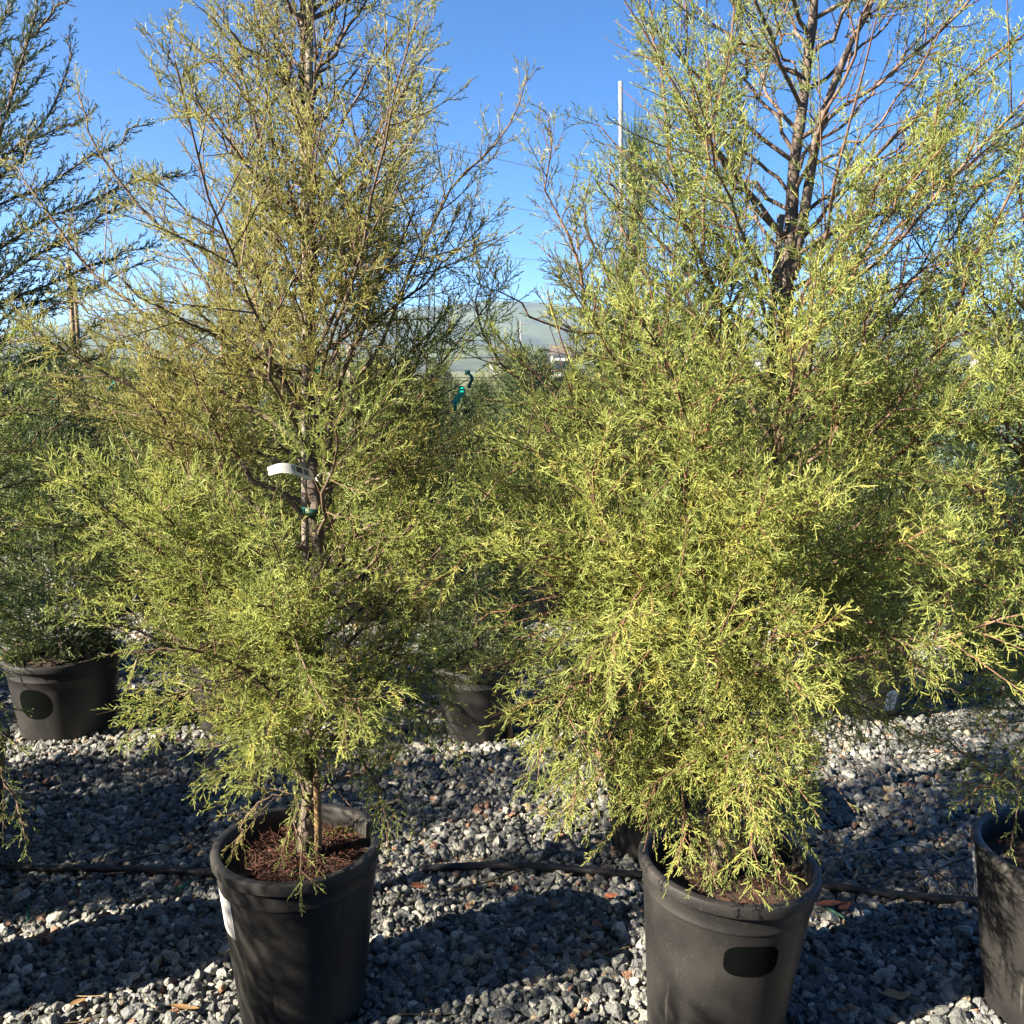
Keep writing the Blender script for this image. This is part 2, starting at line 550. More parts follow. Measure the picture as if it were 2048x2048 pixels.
def lay_gravel():
    src = bpy.data.collections.new("gravel_stone_kinds")     # not linked to the scene
    for k, me in enumerate(STONES):
        src.objects.link(bpy.data.objects.new("stone_kind", me))
    pts, siz = [], []
    # bands of distance: stones keep their size, far ones a little bigger and fewer
    for y0, y1, den, s0 in ((1.75, 3.3, 5600, .0108), (3.3, 5.2, 4300, .0118), (5.2, 9.0, 2500, .0148), (9.0, 15.0, 800, .022)):
        x1 = y1 * .66 + .4
        n = int(den * (y1 - y0) * 2 * x1)
        p = np.stack([rng.uniform(-x1, x1, n), rng.uniform(y0, y1, n)], -1)
        p = p[np.abs(p[:, 0]) < p[:, 1] * .64 + .35]
        pts.append(p)
        siz.append(s0 * np.exp(rng.normal(0, .36, len(p))))
    p = np.concatenate(pts)
    s = np.clip(np.concatenate(siz), .005, .030)
    keep = np.ones(len(p), bool)
    for x, y, r_ in POTS_XY:
        keep &= (p[:, 0] - x) ** 2 + (p[:, 1] - y) ** 2 > (r_ + .004) ** 2
    p, s = p[keep], s[keep]
    mound = .012 * np.sin(p[:, 0] * 5.1 + 1) * np.sin(p[:, 1] * 6.3) + .006 * np.sin(p[:, 0] * 13 + p[:, 1] * 9)
    z = s * .30 + rng.uniform(-.004, .014, len(p)) + np.maximum(mound, -.004)
    rot = np.stack([rng.normal(0, .45, len(p)), rng.normal(0, .45, len(p)), rng.uniform(0, 6.283, len(p))], -1)
    kind = rng.integers(0, len(STONES), len(p))
    pos = np.concatenate([p, z[:, None]], 1)
    # the 300 that show largest are single stones
    a = np.abs(pos[:, 0]) / pos[:, 1]
    show = s / np.hypot(pos[:, 1], 1.6) * ((a < .56) & (pos[:, 1] > 2.15)) * (z > .012)
    big = np.argsort(-show)[:300]
    for i in big:
        o = bpy.data.objects.new("stone", STONES[kind[i]])
        COL.objects.link(o)
        o.parent = ground
        o.location = pos[i]
        o.rotation_euler = rot[i]
        o.scale = (s[i],) * 3
    m_ = np.ones(len(p), bool)
    m_[big] = False
    pos, rot, s, kind = pos[m_], rot[m_], s[m_], kind[m_]
    me = bpy.data.meshes.new("gravel")
    me.vertices.add(len(pos))
    me.vertices.foreach_set("co", pos.astype(np.float32).ravel())
    at_ = me.attributes.new("rot", 'FLOAT_VECTOR', 'POINT')
    at_.data.foreach_set("vector", rot.astype(np.float32).ravel())
    at_ = me.attributes.new("size", 'FLOAT', 'POINT')
    at_.data.foreach_set("value", s.astype(np.float32))
    at_ = me.attributes.new("pick", 'INT', 'POINT')
    at_.data.foreach_set("value", kind.astype(np.int32))
    me.materials.append(M['stone'])
    o = tag(link("gravel", me), "loose grey crushed gravel covering the nursery ground", "gravel", kind='stuff')
    ng = bpy.data.node_groups.new("scatter_stones", 'GeometryNodeTree')
    ng.interface.new_socket("Geometry", in_out='INPUT', socket_type='NodeSocketGeometry')
    ng.interface.new_socket("Geometry", in_out='OUTPUT', socket_type='NodeSocketGeometry')
    gi, go = ng.nodes.new("NodeGroupInput"), ng.nodes.new("NodeGroupOutput")
    ci = ng.nodes.new("GeometryNodeCollectionInfo")
    ci.inputs["Collection"].default_value = src
    ci.inputs["Separate Children"].default_value = True
    ci.inputs["Reset Children"].default_value = True
    ip = ng.nodes.new("GeometryNodeInstanceOnPoints")
    ip.inputs["Pick Instance"].default_value = True
    def named(nm, dt):
        n = ng.nodes.new("GeometryNodeInputNamedAttribute")
        n.data_type = dt
        n.inputs[0].default_value = nm
        return [q for q in n.outputs if q.enabled and q.name == "Attribute"][0]
    mp = ng.nodes.new("GeometryNodeMeshToPoints")
    ng.links.new(gi.outputs[0], mp.inputs[0])
    ng.links.new(mp.outputs[0], ip.inputs["Points"])
    ng.links.new(ci.outputs[0], ip.inputs["Instance"])
    ng.links.new(named("pick", 'INT'), ip.inputs["Instance Index"])
    e2r = ng.nodes.new("FunctionNodeEulerToRotation")
    ng.links.new(named("rot", 'FLOAT_VECTOR'), e2r.inputs[0])
    ng.links.new(e2r.outputs[0], ip.inputs["Rotation"])
    ng.links.new(named("size", 'FLOAT'), ip.inputs["Scale"])
    ng.links.new(ip.outputs[0], go.inputs[0])
    md = o.modifiers.new("scatter_stones", 'NODES')
    md.node_group = ng

# ------------------------------------------------------------------ plant growth
def perp_rot(T, ang, az):
    """directions at angle ang from T, at azimuth az round it"""
    ref = np.zeros_like(T)
    pick = np.abs(T[:, 2]) < .9
    ref[pick] = (0, 0, 1)
    ref[~pick] = (1, 0, 0)
    A = norm(np.cross(T, ref))
    B = np.cross(T, A)
    return T * np.cos(ang)[:, None] + (A * np.cos(az)[:, None] + B * np.sin(az)[:, None]) * np.sin(ang)[:, None]

def side_shoots(P0, D, L, BEND, spacing, t0, t1, r_, jit=.35):
    """points along parabolic shoots p = P0 + D L t + BEND L t^2; returns base, tangent, t, parent index"""
    n = np.maximum(1, np.round(L * (t1 - t0) / spacing)).astype(int)
    par = np.repeat(np.arange(len(L)), n)
    k = np.arange(n.sum()) - np.repeat(np.cumsum(n) - n, n)
    t = t0 + (t1 - t0) * (k + .5 + r_.uniform(-jit, jit, len(k))) / n[par]
    b = P0[par] + D[par] * (L[par] * t)[:, None] + BEND[par] * (L[par] * t * t)[:, None]
    T = norm(D[par] + 2 * BEND[par] * t[:, None])
    return b, T, t, par, k

def shoot_curve(P0, D, L, BEND, K):
    t = np.linspace(0, 1, K)
    return P0[:, None] + D[:, None] * (L[:, None] * t)[..., None] + BEND[:, None] * (L[:, None] * t * t)[..., None]

OPEN = []      # places where the plants stand open: (tree key, x0, y0, x1, y1, share of shoots missing), as seen in the photograph

def prune(key, tree, b, r_, least=0):
    keep = np.ones(len(b), bool)
    w = b + np.array(tree.location) - np.array([0, 0, CAMZ])
    d = w[:, 1] * math.cos(PITCH) - w[:, 2] * math.sin(PITCH)
    px = CX + FPX * w[:, 0] / d
    py = CX - FPX * (w[:, 1] * math.sin(PITCH) + w[:, 2] * math.cos(PITCH)) / d
    for k_, x0, y0, x1, y1, pr in OPEN:
        if k_ == key and pr > least:
            keep &= ~((px > x0) & (px < x1) & (py > y0) & (py < y1) & (r_.random(len(b)) < pr))
    return keep

JUN = dict(s1=.024, l1=.21, a1=50, s2=.0125, l2=.068, a2=50, s3=.0052, l3=.0150, a3=48, tw=.00100, bare=.16, up=.18)

def grow_limb(tree, line, r0, r1, prm, r_, fol, bark, droop=0.0, tint0=.5, scale=1.0, young=.15, fill=1.0, kids=None):
    """one limb (wood) with its foliage, as a part and its sub-part"""
    line = np.asarray(line, float)
    if 'key' in tree:
        n_ = len(line)
        ok = prune(tree['key'], tree, line, r_, .89)
        bad = np.where(~ok[n_ // 3:])[0]
        if len(bad):
            line = smoothline(line[:max(4, n_ // 3 + bad[0])], n_)
    seglen = np.linalg.norm(np.diff(line, axis=0), axis=1)
    cum = np.concatenate([[0], np.cumsum(seglen)])
    LL = cum[-1]
    u = cum / LL
    rad = (r0 * (1 - u) + r1 * u) * .8
    parts = []
    V, F = tubes(line[None], rad[None], 6)
    parts.append((V, F, {"young": np.repeat(np.clip(young + .6 * u ** 2, 0, 1), 6)}))
    # first order shoots
    n1 = max(3, int(LL * (1 - prm['bare']) / prm['s1'] * fill))
    us = prm['bare'] + (1 - prm['bare']) * (np.arange(n1) + r_.uniform(0, 1, n1)) / n1
    us = us ** .92
    b1 = np.stack([np.interp(us, u, line[:, i]) for i in range(3)], -1)
    tan = norm(np.gradient(line, axis=0))
    T1 = norm(np.stack([np.interp(us, u, tan[:, i]) for i in range(3)], -1))
    az = np.arange(n1) * 2.4 + r_.uniform(-.6, .6, n1)
    a1 = R(prm['a1']) * (1 - .45 * us ** 3) + r_.normal(0, .16, n1)
    D1 = perp_rot(T1, a1, az)
    prof = np.where(us < .45, .55 + us, 1.0) * (1 - .72 * np.clip((us - .45) / .55, 0, 1) ** 1.15)
    L1 = prm['l1'] * scale * prof * np.exp(r_.normal(0, .28, n1))
    L1 = np.minimum(L1, .5 * LL + .03)
    upv = np.tile([0, 0, 1.0], (n1, 1)) * (prm['up'] - droop + r_.normal(0, .10, n1))[:, None]
    # the limb's own tip grows on
    b1 = np.vstack([b1, line[-1:]])
    D1 = np.vstack([D1, tan[-1:]])
    L1 = np.append(L1, .07 * scale)
    B1 = np.vstack([upv, [[0, 0, .05]]]) + r_.normal(0, .07, (n1 + 1, 3))
    us = np.append(us, 1)
    if 'key' in tree:
        mid = b1 + D1 * (L1 * .55)[:, None]
        kp = prune(tree['key'], tree, mid, r_)
        kp[0] = True
        b1, D1, L1, B1, us = b1[kp], D1[kp], L1[kp], B1[kp], us[kp]
    n1 = len(b1) - 1
    t1v = np.clip(tint0 + r_.normal(0, .13, n1 + 1), .1, 1)
    C1 = shoot_curve(b1, D1, L1, B1, 5)
    rr = np.clip(.0008 + L1 * .0065, .0008, .0025)
    V, F = tubes(C1, rr[:, None] * np.linspace(1, .45, 5)[None], 3)
    parts.append((V, F, {"young": np.repeat(np.clip(.45 + .5 * r_.random(n1 + 1), 0, 1), 15)}))
    V, F, A = merge(parts)
    o = link("branch", npmesh("branch", V, F, A, True), bark, tree)
    # second order
    b2, T2, t2, p2, k2 = side_shoots(b1, D1, L1, B1, prm['s2'], .10, 1.0, r_)
    az2 = k2 * 1.571 + r_.uniform(-.5, .5, len(k2)) + p2 * 1.1
    a2 = R(prm['a2']) * (1 - .5 * t2 ** 3) + r_.normal(0, .15, len(k2))
    D2 = perp_rot(T2, a2, az2)
    L2 = prm['l2'] * scale * (.55 + .5 * np.sqrt(np.clip(L1[p2] / .15, 0, 1.3))) * (1 - .55 * t2) * np.exp(r_.normal(0, .25, len(k2)))
    B2 = np.tile([0, 0, 1.0], (len(k2), 1)) * (prm['up'] * .7 - droop * 1.1) + r_.normal(0, .10, (len(k2), 3))
    ti2 = np.clip(t1v[p2] * .8 - .05 + r_.normal(0, .07, len(k2)), .0, 1)
    if 'key' in tree:
        kp = prune(tree['key'], tree, b2 + D2 * (L2 * .5)[:, None], r_)
        b2, D2, L2, B2, ti2 = b2[kp], D2[kp], L2[kp], B2[kp], ti2[kp]
    C2 = shoot_curve(b2, D2, L2, B2, 3)
    fp = []
    for c0, c1_, w0, w1 in ((0, 1, .95, .85), (1, 2, .85, .6)):
        V, F = vstrips(C2[:, c0], C2[:, c1_], prm['tw'] * w0, prm['tw'] * w1, r_)
        fp.append((V, F, {"tint": np.repeat(ti2, 6)}))
    # third order: the little cords
    b3, T3, t3, p3, k3 = side_shoots(b2, D2, L2, B2, prm['s3'], .08, 1.0, r_)
    az3 = k3 * 3.1416 + (k3 // 2) * .5 + r_.uniform(-.5, .5, len(k3)) + p3 * .9
    a3 = R(prm['a3']) * (1 - .35 * t3) + r_.normal(0, .14, len(k3))
    D3 = perp_rot(T3, a3, az3)
    L3 = prm['l3'] * scale * (1.05 - .45 * t3) * np.exp(r_.normal(0, .28, len(k3)))
    B3 = r_.normal(0, .12, (len(k3), 3))
    B3[:, 2] += prm['up'] * .5 - droop * .5
    C3 = shoot_curve(b3, D3, L3, B3, 2)
    V, F = vstrips(C3[:, 0], C3[:, 1], prm['tw'], prm['tw'] * .65, r_)
    ti3 = np.clip(ti2[p3] + .10 + r_.normal(0, .08, len(k3)), .02, 1)
    a_ = np.repeat(ti3, 6).reshape(-1, 2, 3)
    a_ = np.clip(a_ + np.array([-.04, .10])[None, :, None], 0, 1)
    fp.append((V, F, {"tint": a_.ravel()}))
    V, F, A = merge(fp)
    f = link("foliage", npmesh("foliage", V, F, A, False), fol, o)
    f["kind"] = 'stuff'
    global TRI
    TRI += sum(len(q) * 2 for q in F)
    return o
TRI = 0

def pix_limb(tree, base_y, pts, dy0, dy1, n=14, wob=.006, r_=rng):
    """limb from photograph positions at real depths: dy runs from dy0 at its base to dy1 at its tip"""
    k = len(pts)
    q = np.array([at(px, py, base_y + dy0 + (dy1 - dy0) * (i / (k - 1)) ** 1.2) for i, (px, py) in enumerate(pts)])
    l = smoothline(q, n)
    l[1:-1] += r_.normal(0, wob, (n - 2, 3))
    return l - np.array(tree.location)

def auto_limb(tree, base, az, L, el, curve, r_, n=10):
    t = np.linspace(0, 1, n)
    h = np.array([math.cos(az), math.sin(az), 0])
    P = base + np.outer(t * L * math.cos(el), h)
    P[:, 2] += L * (math.sin(el) * t + curve * t * t)
    P[2:] += r_.normal(0, .006, (n - 2, 3))
    return P - np.array(tree.location)

def trunk_mesh(tree, line, r0, r1, bark, name="trunk", young=0.0):
    l = np.asarray(line) - np.array(tree.location)
    n = len(l)
    rad = np.linspace(r0, r1, n) * (1 + .05 * np.sin(np.arange(n) * 1.7))
    V, F = tubes(l[None], rad[None], 10, True)
    return link(name, npmesh(name, V, F, {"young": np.full(len(V), young)}, True), bark, tree)

# ------------------------------------------------------------------ pots
def pot_profile(rr, h, taper=.80, lip=.034):
    rb = rr * .925
    p = [(0.0, .012), (rb * taper * .97, .012), (rb * taper, 0.004), (rb * taper + .004, .012)]
    hb = h - lip - .045
    for t in np.linspace(.06, 1, 7):
        p.append((rb * (taper + (1 - taper) * t * .96) + .002, .012 + (hb - .012) * t))
    x = p[-1][0]
    p += [(x + .002, hb + .002), (x + .0026, hb + .006), (x + .0014, hb + .010), (x + .003, hb + .043), (x + .004, h - lip)]
    p += [(rr - .006, h - lip + .001), (rr, h - lip + .006), (rr + .0015, h - .012), (rr - .001, h - .003), (rr - .006, h), (rr - .016, h),
          (rr - .021, h - .003), (rr - .024, h - .012), (rr - .028, h - .10), (rr * .86, h - .16), (0.0, h - .16)]
    return p

def pot_radius(rr, h, z, taper=.80, lip=.034):
    rb = rr * .925
    hb = h - lip - .045
    t = (z - .012) / (hb - .012)
    return rb * (taper + (1 - taper) * t * .96) + .002

def make_pot(center, rr, h, label, group="black nursery pots", seg=72, mulch=0, soil_drop=.055, taper=.80, lug=False, rotz=0):
    o = empty("plant_pot", (center[0], center[1], 0.0))
    tag(o, label, "pot", group)
    V, F = lathe(pot_profile(rr, h, taper), seg)
    link("pot_body", npmesh("pot_body", V, F, smooth=True), M['pot'], o)
    me = o.children[0].data
    # keep the lip's corners crisp
    try:
        me.set_sharp_from_angle(angle=R(38))
    except Exception:
        pass
    # soil: a bumpy disc
    nr, na = 14, 48
    rad = np.linspace(0, rr - .0265, nr)
    ang = np.arange(na) * 2 * np.pi / na
    Rr, Aa = np.meshgrid(rad, ang, indexing='ij')
    z = h - soil_drop + rng.normal(0, .004, Rr.shape) + .010 * np.sin(Aa * 2 + 1) * Rr / rr
    SV = np.stack([Rr * np.cos(Aa), Rr * np.sin(Aa), z], -1).reshape(-1, 3)
    i = np.arange(nr * na).reshape(nr, na)
    a, c = i[:-1], i[1:]
    SF = np.stack([a, np.roll(a, -1, 1), np.roll(c, -1, 1), c], -1).reshape(-1, 4)
    link("soil", npmesh("soil", SV, [SF], smooth=True), M['soil'], o)
    if mulch:
        q = np.sqrt(rng.random(mulch)) * (rr - .045)
        t = rng.uniform(0, 6.283, mulch)
        P0 = np.stack([q * np.cos(t), q * np.sin(t), np.full(mulch, h - soil_drop + .006) + rng.uniform(0, .012, mulch)], -1)
        D = norm(np.stack([rng.normal(0, 1, mulch), rng.normal(0, 1, mulch), rng.normal(0, .3, mulch)], -1))
        Lm = rng.uniform(.008, .032, mulch)
        B = rng.normal(0, .3, (mulch, 3))
        V, F = tubes(shoot_curve(P0, D, Lm, B, 4), np.full((mulch, 4), 1) * rng.uniform(.0005, .0015, (mulch, 1)), 3)
        tag(link("mulch", npmesh("mulch", V, F), M['mulch'], o), kind='stuff')
    POTS_XY.append((center[0], center[1], rr * .925 * taper + .002))
    return o

def pot_patch(o, rr, h, az0, az1, z0, z1, m, name, label=None, oval=False, taper=.80, off=.0012):
    """something flat stuck on the pot's wall"""
    if oval:
        n = 40
        V, uv = [], []
        rings = 5
        for k in range(rings):
            s_ = k / (rings - 1)
            for j in range(n):
                t = j * 2 * math.pi / n
                cx, sx = math.cos(t), math.sin(t)
                e = oval
                x = math.copysign(abs(cx) ** e, cx) * s_
                y = math.copysign(abs(sx) ** e, sx) * s_
                a = (az0 + az1) / 2 + x * (az1 - az0) / 2
                z = (z0 + z1) / 2 + y * (z1 - z0) / 2
                r_ = pot_radius(rr, h, z, taper) + off
                V.append((r_ * math.cos(a), r_ * math.sin(a), z))
                uv.append((x * .5 + .5, y * .5 + .5))
        i = np.arange(rings * n).reshape(rings, n)
        A, C = i[:-1], i[1:]
        F = [np.stack([A, np.roll(A, -1, 1), np.roll(C, -1, 1), C], -1).reshape(-1, 4)]
    else:
        nx, ny = 8, 6
        V, uv = [], []
        for j in range(ny):
            for k in range(nx):
                a = az0 + (az1 - az0) * k / (nx - 1)
                z = z0 + (z1 - z0) * j / (ny - 1)
                r_ = pot_radius(rr, h, z, taper) + off
                V.append((r_ * math.cos(a), r_ * math.sin(a), z))
                uv.append((k / (nx - 1), j / (ny - 1)))
        i = np.arange(nx * ny).reshape(ny, nx)
        F = [np.stack([i[:-1, :-1], i[:-1, 1:], i[1:, 1:], i[1:, :-1]], -1).reshape(-1, 4)]
    p = link(name, npmesh(name, np.array(V), F, uv=np.array(uv), smooth=True), m, o)
    if label:
        p["label"] = label
    return p

# first row
RR, PH = .2085, .455
RR2 = .216
c1 = on(595, 1680, PH)
pot1 = make_pot(c1, RR, PH, "tall black pot holding the left juniper, white label at its left edge", mulch=1500)
pot_patch(pot1, RR, PH, R(-156), R(-132), .27, .375, M['pot_label'], "pot_label")
c2 = on(1437, 1714, PH)
pot2 = make_pot(c2, RR2, PH, "tall black pot under the big right juniper, dark oval on its wall", mulch=350)
pot2.rotation_euler = (0, R(3.2), 0)
pot_patch(pot2, RR2, PH, R(-103), R(-65), .272, .352, M['black_oval'], "oval_label", oval=.62)  # added patch where the logo is blacked out
c3 = on(2136, 1694, PH)
pot3 = make_pot(c3, RR * 1.03, PH, "black pot cut off by the right edge with a white tag on its rim", mulch=150)
print("pots", c1, c2, c3)
def moss(o, az, r_, h, s):
    n = 140
    P0 = np.stack([r_ * math.cos(az) + rng.normal(0, s, n), r_ * math.sin(az) + rng.normal(0, s * .6, n), np.full(n, h)], -1)
    D = norm(rng.normal(0, .5, (n, 3)) + [0, 0, 1])
    V, F = tubes(shoot_curve(P0, D, rng.uniform(.004, .016, n), rng.normal(0, .2, (n, 3)), 3), np.full((n, 3), .0014), 3)
    tag(link("moss", npmesh("moss", V, F), M['moss'], o), kind='stuff')
moss(pot1, R(60), .16, PH - .055, .022)
moss(pot2, R(35), .15, PH - .055, .03)
# the grey pot just behind the right one, and the second row
cB = on(1312, 1690, 0)
potB = make_pot(cB, .20, .40, "sunlit grey-black pot standing close behind the right front pot")
cL = on(126, 1301, .37)
potL = make_pot(cL, .25, .37, "squat black pot at the left with a dark oval, bushy conifer in it", taper=.84)
pot_patch(potL, .25, .37, R(-118), R(-80), .125, .265, M['black_oval'], "oval_label", oval=.85, taper=.84)  # a blacked-out logo as an added patch, not a sticker
cM = on(955, 1466, 0)
potM = make_pot(cM, .20, .34, "black pot half hidden by sprays between the two junipers")
cN = on(468, 1450, 0)
potN = make_pot(cN, .20, .34, "black pot whose rim shows behind the left juniper's lower sprays")
cP = on(1235, 1440, 0)
potP = make_pot(cP, .20, .34, "black pot of the staked pine behind the right juniper")
cQ = on(1722, 1425, 0)
potQ = make_pot(cQ, .21, .36, "sunlit pot with a white label behind the right juniper's sprays")
pot_patch(potQ, .21, .36, R(-75), R(-52), .07, .17, M['pot_label'], "pot_label")
cR = on(1958, 1340, 0)
potR = make_pot(cR, .20, .34, "sunlit grey pot above the black hose near the right edge")

# ------------------------------------------------------------------ the left juniper
Y1 = c1[1]
def juniper_trunk(tree, Y, pts, r0, r1, n=40):
    q = np.array([at(px, py, Y + dy) for px, py, dy in pts])
    l = smoothline(q, n)
    l[1:-1] += rng.normal(0, .0025, (n - 2, 3))
    trunk_mesh(tree, l, r0, r1, M['bark'])
    return l

t1 = empty("juniper_tree", at(612, 1690, Y1))
t1["key"] = "a"
OPEN += [("a", 515, 915, 645, 975, 1.0), ("a", 600, 960, 668, 1130, .8), ("a", 640, 1585, 730, 1700, .9), ("a", 590, 0, 640, 200, .5), ("a", 890, 735, 950, 835, 1.0), ("b", 890, 735, 950, 835, 1.0), ("a", 240, 1180, 420, 1400, .35), ("a", 850, 1130, 1010, 1300, .5), ("a", 0, 1260, 235, 1500, .9),
         ("a", 790, 40, 1060, 330, .0), ("a", 330, 240, 470, 420, .55), ("a", 160, 420, 470, 560, .35), ("a", 640, 30, 760, 330, .35), ("a", 780, 560, 1000, 640, .3), ("a", 655, 640, 715, 950, .45), ("a", 500, 940, 600, 1040, .4)]
tag(t1, "left juniper with open airy top and barcode tag on its trunk", "tree", "young junipers in the front row")
tr1 = juniper_trunk(t1, Y1, [(612, 1700, 0), (620, 1560, .02), (632, 1300, .02), (640, 1150, .0), (634, 1060, 0), (626, 980, 0), (622, 880, .02), (620, 760, .03), (624, 560, .03), (622, 380, .02), (614, 200, 0), (622, 60, -.01), (640, -120, 0), (652, -330, 0)], .0225, .003)
r1g = np.random.default_rng(21)
O, LM = M['juniper_olive'], M['juniper_lime']
limbs1 = [  # (photo points, dy at base, dy at tip, r0, r1, droop, tint, scale)
    ([(622, 800), (543, 720), (482, 580), (348, 467), (254, 384), (196, 297), (167, 217), (156, 185)], 0, -.05, .009, .002, 0, .50, .62),
    ([(625, 860), (543, 772), (489, 741), (362, 676), (261, 612), (188, 543), (112, 449), (40, 350), (22, 330)], 0, .10, .009, .002, 0, .48, .7),
    ([(618, 1100), (470, 1030), (365, 935), (322, 860), (290, 790), (215, 745), (109, 690), (60, 660)], 0, -.10, .010, .002, 0, .5, .95),
    ([(612, 1040), (507, 950), (440, 880), (400, 800), (370, 720)], 0, -.12, .009, .002, 0, .5, .9),
    ([(626, 1290), (560, 1252), (400, 1170), (319, 1107), (203, 1010), (150, 960)], 0, -.22, .010, .002, .05, .62, 1.0),
    ([(628, 1330), (520, 1240), (440, 1160), (350, 1060), (330, 980)], 0, -.32, .008, .002, 0, .66, .95),
    ([(618, 1560), (520, 1440), (420, 1420), (330, 1440), (260, 1460)], 0, -.22, .007, .0015, .25, .68, .8),
    ([(618, 1500), (540, 1380), (480, 1350), (400, 1380), (300, 1410)], 0, -.30, .006, .0015, .2, .7, .85),
    ([(630, 1400), (580, 1300), (560, 1240), (545, 1200)], 0, -.36, .007, .0015, .0, .75, .85),
    ([(640, 960), (655, 900), (668, 800), (690, 730), (720, 660), (745, 598), (790, 500), (830, 420)], 0, -.03, .010, .003, 0, .5, .8),
    ([(668, 800), (700, 760), (759, 688), (803, 598), (861, 453), (911, 373), (948, 333), (998, 279), (1031, 228), (1049, 168)], -.01, -.06, .007, .002, 0, .5, .6),
    ([(632, 1040), (660, 960), (665, 900), (720, 860), (790, 780), (850, 700), (890, 600)], 0, .12, .008, .002, 0, .48, .9),
    ([(650, 1500), (720, 1390), (772, 1330), (823, 1250), (824, 1100), (842, 912), (867, 825), (904, 782)], .02, .18, .010, .002, 0, .5, .9),
    ([(640, 1450), (700, 1340), (800, 1280), (880, 1200), (930, 1120)], 0, -.05, .008, .002, .05, .6, .9),
    ([(628, 1480), (700, 1420), (780, 1400), (840, 1420), (880, 1460)], 0, -.15, .006, .0015, .2, .65, .8),
    ([(625, 1600), (690, 1520), (740, 1540), (770, 1620), (775, 1690)], 0, -.03, .005, .0015, .3, .6, .62),
    ([(618, 1610), (600, 1560), (590, 1600), (600, 1690), (622, 1760)], 0, -.22, .004, .0015, .3, .6, .55),
    ([(616, 1610), (560, 1590), (500, 1630), (470, 1690)], 0, -.12, .004, .0015, .3, .55, .5),
    ([(622, 1420), (600, 1300), (610, 1230), (640, 1170)], 0, -.36, .006, .0015, 0, .72, .8),
    ([(620, 1520), (570, 1450), (550, 1420), (520, 1480)], 0, -.36, .006, .0015, .2, .75, .9),
    ([(624, 1480), (660, 1400), (690, 1380), (720, 1450)], 0, -.34, .006, .0015, .2, .72, .9),
    # upper crown
    ([(618, 640), (600, 565), (565, 428), (520, 300), (500, 217), (478, 120), (440, 60), (405, 20)], 0, -.05, .008, .002, 0, .46, .62),
    ([(620, 700), (561, 543), (522, 420), (480, 300), (425, 220), (365, 235)], 0, .05, .007, .002, 0, .46, .6),
    ([(616, 480), (560, 330), (530, 200), (520, 100), (522, -40)], 0, .0, .006, .002, 0, .45, .6),
    ([(620, 420), (650, 330), (690, 230), (740, 150), (790, 70)], 0, -.04, .006, .002, 0, .45, .58),
    ([(622, 560), (680, 470), (720, 400), (760, 330), (785, 270)], 0, -.08, .006, .002, 0, .45, .6),
    ([(616, 300), (580, 180), (560, 90), (545, -60)], 0, -.03, .005, .002, 0, .46, .55),
    ([(616, 220), (650, 140), (680, 60), (720, -40)], 0, .05, .005, .002, 0, .46, .55),
    ([(622, 140), (600, 60), (590, -60)], 0, -.06, .004, .002, 0, .46, .55),
    ([(618, 360), (540, 270), (470, 170), (400, 110), (350, 60)], 0, .08, .006, .002, 0, .46, .6),
    ([(620, 600), (560, 500), (530, 420), (540, 350)], 0, -.22, .006, .002, 0, .5, .65),
    ([(622, 640), (680, 560), (730, 470), (760, 420)], 0, -.20, .006, .002, 0, .5, .7),
    ([(622, 760), (560, 650), (500, 600), (450, 540), (430, 440), (410, 400)], 0, .06, .007, .002, 0, .47, .75),
    ([(620, 520), (590, 430), (590, 330)], 0, -.2, .005, .002, 0, .48, .6),
]
for pts, d1, dr, ti, sc in [
    ([(630, 1150), (700, 1080), (790, 1040), (880, 1040), (960, 1070)], -.12, .05, .58, .95),
    ([(630, 1080), (720, 980), (820, 930), (900, 900), (960, 880)], -.05, 0, .55, .95),
    ([(632, 1000), (730, 900), (820, 820), (900, 760), (960, 720)], .15, 0, .5, .9),
    ([(630, 1250), (720, 1190), (820, 1180), (900, 1220)], .1, .1, .55, .95),
    ([(640, 1350), (740, 1300), (830, 1320), (900, 1360)], -.05, .15, .6, .9),
    ([(615, 900), (500, 820), (400, 760), (300, 700), (200, 640), (150, 600)], .1, 0, .5, .85),
    ([(615, 950), (480, 900), (350, 850), (230, 820), (120, 800)], .15, 0, .5, .9),
    ([(615, 1180), (480, 1130), (350, 1080), (230, 1060), (100, 1050)], -.05, .05, .6, .95),
    ([(620, 1240), (500, 1180), (380, 1140), (260, 1150), (160, 1160)], .1, .05, .58, .95),
    ([(620, 1350), (500, 1300), (400, 1290), (300, 1310)], -.1, .15, .62, .9),
    ([(618, 820), (500, 700), (420, 640), (350, 600)], -.12, 0, .52, .8),
    ([(622, 720), (560, 640), (520, 560), (500, 480)], -.2, 0, .52, .75),
    ([(622, 700), (670, 620), (700, 540), (710, 460)], -.18, 0, .52, .72)]:
    limbs1.append((pts, 0, d1, .007, .002, dr, ti, sc))
for k, (pts, d0, d1, a, b, dr, ti, sc) in enumerate(limbs1):
    grow_limb(t1, pix_limb(t1, Y1, pts, d0, d1), a, b, JUN, r1g, O if ti < .58 else LM, M['bark'], dr, ti, sc)

